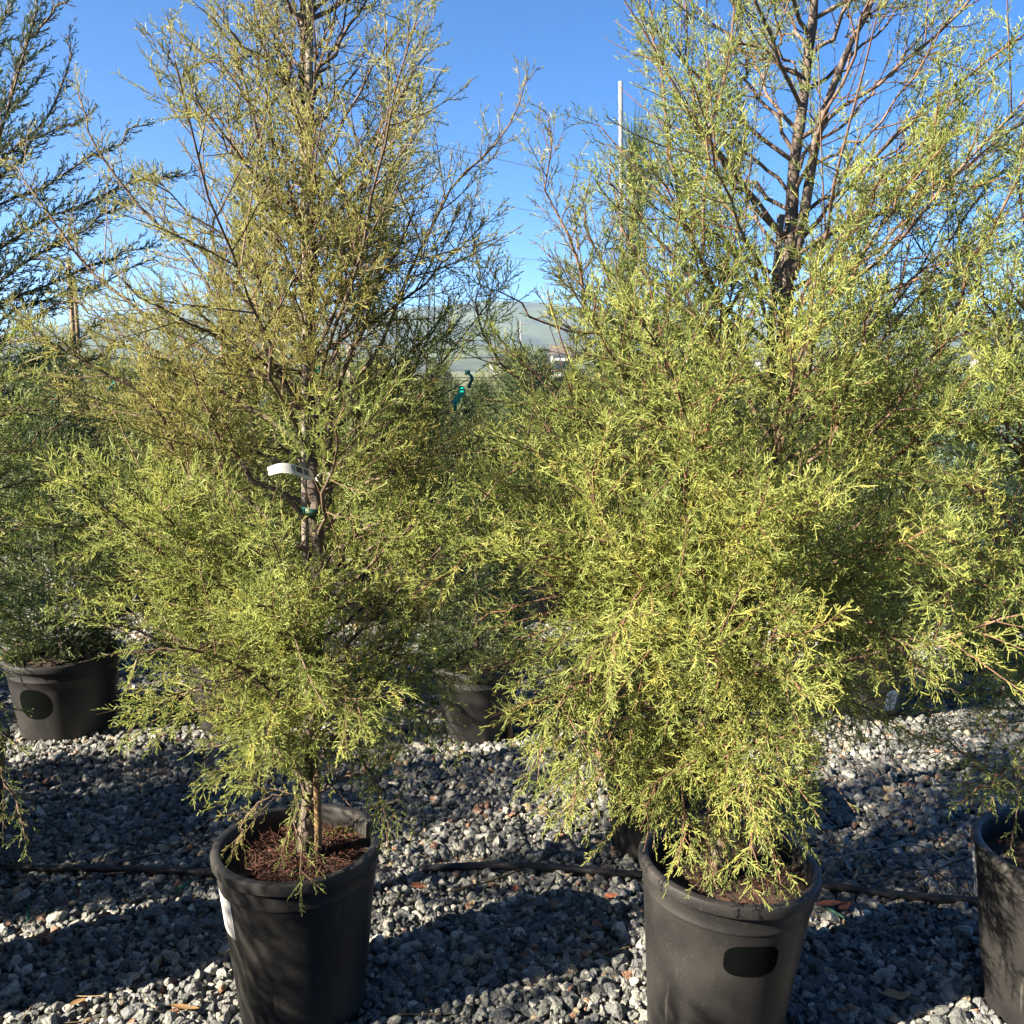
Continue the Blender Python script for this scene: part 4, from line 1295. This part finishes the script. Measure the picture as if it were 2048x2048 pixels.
# ------------------------------------------------------------------ pine with its pole
tp = empty("pine_tree", (cP[0], cP[1], .30))
tag(tp, "long-needled pine tied to a pale pole behind the right juniper", "pine")
Yp = cP[1]
trp = smoothline([np.array([cP[0], Yp, .29]), at(1245, 900, Yp), at(1262, 520, Yp), at(1268, 330, Yp)], 20)
trunk_mesh(tp, trp, .016, .006, M['bark'])
rp = np.random.default_rng(77)
def tuft(tree, base, d, n, L, spread):
    P0 = np.tile(base, (n, 1)) + rp.normal(0, .006, (n, 3)) + np.outer(rp.uniform(-.05, .05, n), d)
    D = norm(np.asarray(d) + rp.normal(0, spread, (n, 3)))
    C = shoot_curve(P0, D, rp.uniform(.7, 1.1, n) * L, rp.normal(0, .05, (n, 3)) + [0, 0, -.06], 4)
    V, F = tubes(C, np.full((n, 1), .0011) * np.array([[1, 1, .9, .5]]), 3)
    return V, F, {"tint": np.repeat(np.clip(rp.normal(.5, .2, n), 0, 1), 12)}
parts = []
o_ = np.array(tp.location)
for t in np.linspace(.45, 1, 12):
    b = trp[int(t * 19)]
    for q in range(2):
        a = rp.uniform(0, 6.28)
        parts.append(tuft(tp, b - o_, [math.cos(a) * .35, math.sin(a) * .35, 1], 34, .24, .16))
for px, py in ((985, 1290), (1020, 1280), (1150, 1400), (1190, 1380), (1120, 1300), (1260, 1300)):
    b = at(px, py, Yp - .05)
    side = norm(b - np.array([cP[0], Yp, b[2]]))
    parts.append(tuft(tp, b - o_, side * .6 + np.array([0, 0, .6]), 40, .24, .25))
    br = smoothline([np.array([cP[0], Yp, b[2] - .12]), b], 5) - o_
    V, F = tubes(br[None], np.linspace(.006, .003, 5)[None], 5)
    link("branch", npmesh("branch", V, F, {"young": np.zeros(len(V))}, True), M['bark'], tp)
V, F, A = merge(parts)
link("needles", npmesh("needles", V, F, A), M['needle'], tp)["kind"] = 'stuff'

def rod(name, a, b, r0, r1, m, label, cat, group=None, sides=12, parent=None, bend=0.0, cap=True):
    a, b = np.asarray(a, float), np.asarray(b, float)
    o = None
    t = np.linspace(0, 1, 9)[:, None]
    l = a * (1 - t) + b * t + np.array([bend, bend * .5, 0]) * np.sin(t * math.pi)
    V, F = tubes((l - a)[None], np.linspace(r0, r1, 9)[None], sides, cap)
    o = link(name, npmesh(name, V, F, {"young": np.zeros(len(V))}, True), m, parent)
    o.location = a
    if cat:
        tag(o, label, cat, group)
    return o
rod("stake", np.array([cP[0] + .03, Yp + .03, .30]), at(1241, 163, Yp + .03), .0095, .0095, M['metal_pole'], "pale round pole standing above the pine, its top in the sky", "stake", "stakes holding up plants")
# stakes of the two junipers and of plants behind
rod("stake", at(618, 1690, Y1 + .03), at(626, -260, Y1 - .02), .0095, .0085, M['stake_wood'], "pale wooden stake along the left juniper's trunk to the top", "stake", "stakes holding up plants", bend=-.012)
rod("stake", at(603, 1600, Y1 + .02), at(603, 1705, Y1 + .02), .001, .001, M['stake_wood'], "", None)
bpy.data.objects.remove(bpy.data.objects["stake.002"])
rod("stake", at(608, 1000, Y1 + .06), at(605, -260, Y1 + .02), .008, .007, M['stake_wood'], "thinner pale cane beside the stake in the left juniper's top", "stake", "stakes holding up plants")
rod("stake", at(637, 1700, Y1 - .03), at(634, 1540, Y1 - .02), .0095, .0095, M['bamboo'], "short tan bamboo cane stuck in the left pot's soil", "stake", "stakes holding up plants")
rod("stake", at(1452, 1745, Y2 + .05), at(1562, 430, Y2 + .14), .010, .009, M['stake_wood'], "pale stake beside the right juniper's trunk below its fork", "stake", "stakes holding up plants")
rod("stake", at(1020, 1480, cM[1] - .1), at(1012, 1125, cM[1] - .05), .013, .012, M['bamboo'], "brown stake rising from the pot between the junipers", "stake", "stakes holding up plants")
for px, py, Y, lb in ((437, 545, 8.3, "tan stake topped by a bare plant behind the left juniper"), (136, 515, 7.6, "tan stake near the left edge against the sky"), (148, 560, 7.7, "grey stake close to the left edge beside the tan one")):
    b = at(px, py, Y)
    rod("stake", (b[0], Y, .3), b, .02, .018, M['bamboo'], lb, "stake", "stakes holding up plants")

# ------------------------------------------------------------------ ties, ribbons and tags
def tie(c, r, h, label, parent=None, tail=0.0):
    n = 24
    a = np.linspace(0, 2 * np.pi, n, endpoint=False)
    rad = r * (1 + .08 * np.sin(a * 3))
    V = []
    for s_ in (0, 1):
        for rr_ in (1.0, .9):
            V.append(np.stack([rad * rr_ * np.cos(a), rad * rr_ * np.sin(a), (s_ - .5) * h + .15 * h * np.sin(a * 2)], -1))
    V = np.concatenate(V)
    i = np.arange(4 * n).reshape(4, n)
    def strip(p, q): return np.stack([i[p], np.roll(i[p], -1), np.roll(i[q], -1), i[q]], -1)
    F = [np.concatenate([strip(0, 2), strip(3, 1), strip(1, 0), strip(2, 3)])]
    o = link("plant_tie", npmesh("plant_tie", V, F, smooth=True), M['tie'])
    o.location = c
    tag(o, label, "tie", "green plant ties")
    if tail:
        m_ = 7
        t = np.linspace(0, 1, m_)
        L = np.stack([.012 * np.sin(t * 5) + t * .02, -r - .008 * t, -t * tail], -1)
        w = np.array([.007, .002, 0])
        TV = np.concatenate([L - w, L + w])
        TV = np.concatenate([TV, TV + [0, .0012, 0]])
        j = np.arange(4 * m_).reshape(4, m_)
        TF = [np.stack([j[p][:-1], j[p][1:], j[q][1:], j[q][:-1]], -1) for p, q in ((0, 1), (3, 2))]
        link("tail", npmesh("tail", TV, [np.concatenate(TF)], smooth=True), M['tie'], o)
    return o
tie(at(616, 152, Y1 + .01), .022, .014, "green tie round the stake and stem high in the left juniper", tail=.03)
tie(at(625, 1022, Y1), .027, .020, "dark green tie wrapped round the left juniper's trunk below its tag")
tie(at(640, 740, Y1 - .02), .010, .016, "small green tie in the middle of the left juniper", tail=.04)
tie(at(605, 515, Y1 + .02), .018, .012, "green tie half hidden in the left juniper's crown")
tie(at(1560, 735, Y2 + .1), .018, .014, "green tie deep inside the right juniper")
tie(at(935, 745, 3.6), .010, .016, "upper of the two green ties hanging between the junipers", tail=.06)
def ribbon(px, py, Y, h, w, label, m='ribbon', name="ribbon", cat="ribbon", lean=.25):
    m_ = 8
    t = np.linspace(0, 1, m_)
    ww = w * np.array([.5, .9, 1, .95, .85, .7, .5, .2])
    L = np.stack([-lean * h * t + .006 * np.sin(t * 7), .01 * np.sin(t * 6), -h * t], -1)
    s_ = np.stack([ww * .5, .4 * ww * np.sin(t * 5), np.zeros(m_)], -1)
    V = np.concatenate([L - s_, L + s_, L - s_ + [0, .0015, 0], L + s_ + [0, .0015, 0]])
    j = np.arange(4 * m_).reshape(4, m_)
    F = [np.concatenate([np.stack([j[p][:-1], j[p][1:], j[q][1:], j[q][:-1]], -1) for p, q in ((0, 1), (3, 2), (0, 2), (1, 3))])]
    o = link(name, npmesh(name, V, F, smooth=True), M[m])
    o.location = at(px, py, Y)
    return tag(o, label, cat)
ribbon(922, 772, 2.75, .075, .022, "bright teal plastic ribbon hanging between the two junipers")
ribbon(106, 780, 4.6, .11, .02, "green ribbon in the dim foliage near the left edge", lean=.05)
ribbon(225, 760, 4.6, .07, .018, "green ribbon scrap left of the left juniper's arm", lean=.3)
ribbon(122, 742, 5.3, .035, .025, "small red plastic tag in the foliage near the left edge", 'red_plastic', "tag", "tag", .1)
ribbon(485, 780, 5.6, .06, .03, "dull red tag behind the left juniper", 'red_plastic', "tag", "tag", .1)
ribbon(528, 790, 5.4, .10, .05, "pale blue tag behind the left juniper", 'blue_plastic', "tag", "tag", .05)

# the barcode tag looped on the left juniper's trunk
def barcode_tag():
    o = empty("plant_tag", at(634, 955, Y1 - .06))
    tag(o, "white curved barcode tag looped on the left juniper's trunk", "tag")
    pts = [at(px, py, Y1 + dy) for px, py, dy in [(628, 953, -.08), (607, 946, -.13), (585, 938, -.15), (560, 936, -.16), (536, 943, -.165)]]
    l = smoothline(pts, 14) - np.array(o.location)
    wv = np.linspace(.026, .017, 14)
    up = norm(np.array([-.25, .35, .9]))
    wv[0] = .010
    V, uv = [], []
    for s_ in (-.5, .5):
        for k in range(14):
            V.append(l[k] + up * wv[k] * s_ * 1.15)
            uv.append((1 - k / 13, s_ + .5))
    V = np.array(V)
    i = np.arange(28).reshape(2, 14)
    F = np.stack([i[0][:-1], i[0][1:], i[1][1:], i[1][:-1]], -1)
    link("printed_strip", npmesh("printed_strip", V, [F], uv=np.array(uv), smooth=True), M['tag_print'], o)
    a = np.linspace(0, 2 * np.pi, 20)
    L = np.stack([.014 * np.cos(a) + .012, .030 * np.sin(a) + .01, .006 * np.sin(a)], -1)
    TV, TF = tubes(L[None], np.full((1, 20), .0028), 5)
    link("loop", npmesh("loop", TV, TF, smooth=True), M['white_wall'], o)
barcode_tag()
# the white tag on the right-edge pot: a strip hung over the wall
def hanging_tag():
    o = empty("pot_tag", at(1972, 1722, c3[1] - .235))
    tag(o, "long white barcode tag hanging on the right-edge pot", "tag")
    h, w = .135, .026
    n = 8
    t = np.linspace(0, 1, n)
    az = R(170)
    r_ = np.interp(t, [0, 1], [RR * 1.03 + .004, RR * .97])
    top = PH - .008
    z = top - h * t
    tangent = np.array([-math.sin(az), math.cos(az), 0])
    L = np.stack([r_ * math.cos(az), r_ * math.sin(az), z], -1)
    V = np.concatenate([L - tangent * w / 2, L + tangent * w / 2])
    uv = np.concatenate([np.stack([1 - t, np.zeros(n)], -1), np.stack([1 - t, np.ones(n)], -1)])
    o.location = (c3[0], c3[1], 0)
    i = np.arange(2 * n).reshape(2, n)
    F = np.stack([i[0][:-1], i[0][1:], i[1][1:], i[1][:-1]], -1)
    link("printed_strip", npmesh("printed_strip", V, [F], uv=uv, smooth=True), M['pot_label'], o)
hanging_tag()

# ------------------------------------------------------------------ hoses, thin tubes, drip stakes
def hose(pts, r, m, name, label, cat, n=60, group=None, z=None):
    l = smoothline([on(px, py, zz) for px, py, zz in pts], n)
    V, F = tubes(l[None], np.full((1, n), r), 10, True)
    o = link(name, npmesh(name, V, F, smooth=True), m)
    return tag(o, label, cat, group)
hz = .028
hose([(-420, 1728, hz), (0, 1736, hz), (250, 1738, hz), (430, 1745, hz), (620, 1752, hz), (760, 1745, hz), (940, 1732, hz), (1100, 1735, hz), (1250, 1748, hz), (1450, 1755, hz), (1625, 1768, hz), (1800, 1790, hz), (1965, 1803, hz), (2200, 1822, hz), (2500, 1840, hz)], .0125, M['hose'], "hose", "black irrigation hose lying behind the front pots", "hose", 120, "irrigation hoses")
hose([(-300, 1398, hz), (60, 1400, hz), (240, 1396, hz), (500, 1390, hz), (800, 1400, hz), (1100, 1400, hz), (1500, 1394, hz), (1800, 1390, hz), (2010, 1388, hz), (2300, 1390, hz)], .014, M['hose'], "hose", "dark irrigation hose crossing behind the second row of pots", "hose", 80, "irrigation hoses")
hose([(-200, 1228, hz), (250, 1222, hz), (560, 1228, hz), (900, 1228, hz), (1100, 1224, hz), (1500, 1226, hz), (2200, 1224, hz)], .016, M['hose'], "hose", "farthest irrigation hose on the pale sunlit gravel", "hose", 80, "irrigation hoses")
TU = "thin drip tubes"
hose([(1623, 1728, .02), (1710, 1707, .05), (1801, 1690, .07), (1862, 1698, .06), (1902, 1721, .03)], .0028, M['tube_pale'], "drip_tube", "pale arched drip tube on the gravel left of the right-edge pot", "tube", 40, TU)
hose([(1740, 1801, .02), (1783, 1797, .03), (1855, 1750, .05), (1928, 1717, .10), (2000, 1705, .25), (2050, 1712, .42)], .0028, M['tube'], "drip_tube", "black drip tube rising into the right-edge pot", "tube", 40, TU)
hose([(1738, 1790, .02), (1765, 1765, .05), (1810, 1743, .07), (1860, 1740, .06), (1895, 1760, .03), (1918, 1785, .02)], .0026, M['tube'], "drip_tube", "black drip tube arched over the hose right of the oval pot", "tube", 40, TU)
hose([(1925, 1735, .05), (1935, 1760, .03), (1940, 1790, .02)], .0026, M['tube'], "drip_tube", "short drip tube beside the right-edge pot's tag", "tube", 14, TU)
hose([(238, 1690, .02), (245, 1668, .05), (290, 1652, .06), (350, 1662, .05), (385, 1690, .03), (370, 1705, .02), (290, 1712, .02), (238, 1725, .02), (160, 1735, .03)], .0026, M['tube'], "drip_tube", "looped black drip tube left of the left pot", "tube", 50, TU)
hose([(50, 1610, .03), (90, 1640, .03), (135, 1670, .02), (150, 1700, .02)], .0024, M['tube'], "drip_tube", "black drip tube lying near the left edge", "tube", 30, TU)
hose([(430, 1735, .03), (400, 1752, .03), (340, 1788, .02)], .0024, M['tube'], "drip_tube", "short drip tube ending in the green spike by the left pot", "tube", 20, TU)
hose([(1600, 1790, .04), (1630, 1800, .03), (1656, 1818, .02)], .0024, M['tube'], "drip_tube", "short drip tube ending in the green spike right of the oval pot", "tube", 20, TU)
hose([(95, 1765, .02), (70, 1785, .02), (57, 1808, .02)], .0022, M['tube'], "drip_tube", "short drip tube ending in the green spike at lower left", "tube", 20, TU)
for px in (1940, 1955):
    hose([(px, 1400, .03), (px + 3, 1375, .10), (px + 10, 1345, .22), (px + 18, 1320, .34)], .003, M['tube'], "drip_tube", "drip tube climbing to the sunlit grey pot, %s of the pair" % ("left" if px == 1940 else "right"), "tube", 20, TU)
def spike(a, b, label):
    A, B = on(*a, .03), on(*b, .022)
    d = B - A
    L = np.linalg.norm(d)
    t = np.linspace(0, 1, 7)[:, None]
    l = A + d * t
    w = np.array([.0035, .005, .0052, .0048, .004, .003, .001])
    V, F = tubes((l - A)[None], w[None], 4, True)
    o = link("drip_stake", npmesh("drip_stake", V, F), M['green_plastic'])
    o.location = A
    tag(o, label, "drip stake", "green drip stakes")
spike((393, 1757), (335, 1792), "green drip spike on the gravel left of the left pot")
spike((57, 1805), (55, 1845), "green drip spike at the lower left edge")
spike((1652, 1815), (1721, 1853), "green drip spike right of the pot with the oval")
spike((22, 1402), (60, 1425), "pale green drip spike beside the squat left pot")

# ------------------------------------------------------------------ litter on the gravel
def leaf(px, py, L, w, rz, m, label, curl=.25, z=.032):
    n, k = 9, 5
    V = []
    for i in range(n):
        t = i / (n - 1)
        ww = w * math.sin(math.pi * min(1, max(.02, t)) ** .85) ** .7
        for j in range(k):
            s_ = j / (k - 1) - .5
            V.append(((t - .5) * L, s_ * ww, curl * ww * (s_ * 2) ** 2 * .5 + .15 * L * (t - .5) ** 2))
    V = np.array(V)
    V2 = np.concatenate([V, V - [0, 0, .0008]])
    i = np.arange(n * k).reshape(n, k)
    F = np.stack([i[:-1, :-1], i[1:, :-1], i[1:, 1:], i[:-1, 1:]], -1).reshape(-1, 4)
    F2 = F[:, ::-1] + n * k
    o = link("fallen_leaf", npmesh("fallen_leaf", V2, [np.concatenate([F, F2])], smooth=True), M[m])
    o.location = on(px, py, z)
    o.rotation_euler = (random.uniform(-.2, .2), random.uniform(-.2, .2), rz)
    tag(o, label, "leaf", "dry leaves on the gravel")
leaf(1791, 1992, .062, .042, .15, 'leaf_tan', "large tan dry leaf on the gravel left of the right-edge pot")
leaf(1660, 1808, .075, .034, -.1, 'leaf_rust', "rust-red dry leaf beside the green spike")
leaf(1690, 1812, .05, .03, .6, 'leaf_rust', "smaller rust leaf touching the rust-red one")
leaf(838, 1772, .055, .028, -.3, 'leaf_rust', "dark red leaf on the gravel right of the left pot")
leaf(1030, 1777, .05, .018, 1.4, 'leaf_rust', "pinkish pointed leaf upright on the gravel between the pots")
leaf(1222, 1792, .045, .025, .1, 'leaf_rust', "reddish leaf by the left side of the oval pot")
leaf(1744, 1760, .03, .02, 1.3, 'leaf_tan', "orange leaf scrap behind the hose at the right")
leaf(1735, 1733, .04, .02, -.4, 'leaf_tan', "orange-tan leaf on the sunlit gravel at the right")
leaf(1180, 1875, .045, .018, -.5, 'leaf_tan', "tan leaf on the sunlit gravel near the oval pot")
leaf(155, 2004, .04, .02, .9, 'leaf_tan', "tan leaf in the shaded gravel at the lower left")
leaf(370, 2015, .075, .02, -.05, 'leaf_tan', "long dry bark-like leaf at the bottom left")
leaf(208, 1830, .04, .02, .4, 'leaf_rust', "rust leaf left of the left pot in the shade")
leaf(1800, 1668, .04, .02, -.4, 'leaf_tan', "tan leaf in the shade beyond the arched tube")
leaf(690, 1950, .04, .018, .4, 'leaf_tan', "tan leaf at the right foot of the left pot")
leaf(2020, 1716, .05, .03, .2, 'conifer_gold', "yellow-green leaf lying on the rim of the right-edge pot", z=PH + .01)
nst = 60
P = []
for k in range(nst):
    px, py = random.uniform(0, 2048), random.uniform(1560, 2040)
    P.append(on(px, py, .032))
P = np.array(P)
D = norm(np.stack([rng.normal(0, 1, nst), rng.normal(0, .6, nst), rng.normal(0, .12, nst)], -1))
C = shoot_curve(P, D, rng.uniform(.04, .14, nst), rng.normal(0, .1, (nst, 3)) * [1, 1, .1], 5)
V, F = tubes(C, np.full((nst, 5), .0011), 3)
tag(link("straw_litter", npmesh("straw_litter", V, F), M['straw']), "dry straws and twigs scattered over the gravel", "litter", kind='stuff')
hose([(1052, 1735, .03), (1000, 1755, .035), (960, 1768, .035), (900, 1782, .03)], .003, M['conifer_gold'], "grass_sprig", "green juniper sprig lying on the gravel in front of the hose", "sprig", 14)

lay_gravel()

# ------------------------------------------------------------------ far things: wires, poles, houses
def wire(a, b, sag, r, label, group="overhead wires", n=40):
    a, b = np.asarray(a, float), np.asarray(b, float)
    t = np.linspace(0, 1, n)[:, None]
    l = a * (1 - t) + b * t - np.array([0, 0, sag]) * (4 * t * (1 - t))
    V, F = tubes(l[None], np.full((1, n), r), 5)
    return tag(link("overhead_wire", npmesh("overhead_wire", V, F, smooth=True), M['cable']), label, "wire", group)
def utility_pole(base, h, label, r=.16):
    o = empty("utility_pole", base)
    tag(o, label, "utility pole", "utility poles in the distance")
    V, F = tubes(np.array([[[0, 0, 0], [0, 0, h * .5], [0, 0, h]]]), np.array([[r, r * .85, r * .65]]), 10, True)
    link("pole", npmesh("pole", V, F, smooth=True), M['metal_pole'], o)
    for z in (.93, .82):
        V, F = tubes(np.array([[[-1.3, 0, h * z], [0, 0, h * z], [1.3, 0, h * z]]]), np.full((1, 3), .07), 4, True)
        link("crossarm", npmesh("crossarm", V, F), M['stake_wood'], o)
    return o
far = at(2350, 560, 210)
utility_pole((far[0], far[1], 0), float(far[2]) + 1, "utility pole far off beyond the right edge")
wire(at(600, 228, 62), at(2350, 575, 210), 1.5, .026, "upper overhead wire crossing the sky between the junipers")
wire(at(600, 342, 62), at(2350, 600, 210), 1.2, .02, "second overhead wire lower in the sky between the junipers")
wire(at(600, 478, 62), at(2350, 605, 210), .8, .02, "lowest faint overhead wire just above the hills")
for px, py, Y, h, lb in ((1041, 640, 190, 0, "pale pole before the hills between the junipers"), (1118, 705, 240, 0, "thin pale pole right of the pale one, over the roofs"), (600, 222, 62, 0, "tall pale pole behind the left juniper's trunk")):
    b = at(px, py, Y)
    utility_pole((b[0], b[1], 0), float(b[2]), lb, .2)
# trellis wires of the nursery
for k, (py, lb) in enumerate(((700, "nursery trellis wire, highest of four"), (740, "nursery trellis wire, second from the top"), (746, "nursery trellis wire, third from the top"), (758, "nursery trellis wire, lowest of four"))):
    a, b = at(-400, py + 18, 9.2), at(2450, py, 9.2)
    V, F = tubes(np.stack([a, (a + b) / 2 - [0, 0, .03], b])[None], np.full((1, 3), .005), 4)
    tag(link("trellis_wire", npmesh("trellis_wire", V, F), M['wire']), lb, "wire", "trellis wires behind the rows")
for k, px in enumerate((-380, 700, 1480, 2420)):
    b = at(px, 690, 9.2)
    rod("trellis_post", (b[0], 9.2, 0), b, .035, .035, M['stake_wood'], ("trellis post beyond the left edge", "trellis post behind the left juniper", "trellis post behind the right juniper", "trellis post beyond the right edge")[k], "post", "posts of the trellis")

def house(px, Y, w, d, h, label, wall='white_wall'):
    x = at(px, 740, Y)[0]
    o = empty("house", (x, Y, 0))
    tag(o, label, "house", "houses before the hills")
    def box(x0, x1, y0, y1, z0, z1):
        V = np.array([[x, y, z] for x in (x0, x1) for y in (y0, y1) for z in (z0, z1)], float)
        F = np.array([[0, 1, 3, 2], [4, 6, 7, 5], [0, 4, 5, 1], [2, 3, 7, 6], [0, 2, 6, 4], [1, 5, 7, 3]])
        return V, [F]
    V, F = box(-w / 2, w / 2, 0, d, 0, h)
    link("wall", npmesh("wall", V, F), M[wall], o)
    e = .5
    V = np.array([[-w / 2 - e, -e, h + .02], [w / 2 + e, -e, h + .02], [w / 2 + e, d + e, h + .02], [-w / 2 - e, d + e, h + .02], [-w / 2 - e, d / 2, h + d * .3], [w / 2 + e, d / 2, h + d * .3]])
    rf = npmesh("roof", V, [np.array([[0, 1, 5, 4], [2, 3, 4, 5], [3, 2, 1, 0]]), np.array([[0, 4, 3], [1, 2, 5]])])
    link("roof", rf, M['roof'], o)
    for k in range(3):
        cx = (-.33 + .33 * k) * w
        V, F = box(cx - .6, cx + .6, -.08, -.002, h * .38, h * .75)
        link("window", npmesh("window", V, F), M['dark_glass'], o)
    return o
hl = ["white house seen low between the two junipers", "white house just left of the pale pole", "white house behind the left juniper's trunk", "white house far behind the left juniper's left side", "white house at the foot of the hills near the left edge", "white house behind the right juniper", "white house near the right edge of the hills"]  # the first is a tank-like block given a house's shape
for (px, Y, w, d, h), lb in zip(((1122, 170, 3.2, 6, 4.5), (1010, 420, 14, 9, 5), (640, 380, 12, 9, 6), (520, 460, 15, 10, 5), (120, 420, 15, 9, 5), (1500, 430, 16, 9, 6), (1990, 400, 13, 9, 6)), hl):
    house(px, Y, w, d, h, lb)
print("TRI foliage", TRI)

# ------------------------------------------------------------------ the air
hm = bpy.data.materials.new("air")
hm.use_nodes = True
hn = hm.node_tree
hn.nodes.remove(hn.nodes["Principled BSDF"])
pv = hn.nodes.new("ShaderNodeVolumePrincipled")
pv.inputs["Color"].default_value = (.50, .72, 1.0, 1)
pv.inputs["Density"].default_value = .00014
pv.inputs["Anisotropy"].default_value = .2
hn.links.new(pv.outputs[0], hn.nodes["Material Output"].inputs["Volume"])
bx = np.array([[x, y, z] for x in (-4300, 4300) for y in (-220, 4300) for z in (-1.0, 330)], float)
hz_ = link("haze", npmesh("haze", bx, [np.array([[0, 1, 3, 2], [4, 6, 7, 5], [0, 4, 5, 1], [2, 3, 7, 6], [0, 2, 6, 4], [1, 5, 7, 3]])]), hm)
tag(hz_, "thin blue haze in the air before the hills", "haze", kind='stuff')
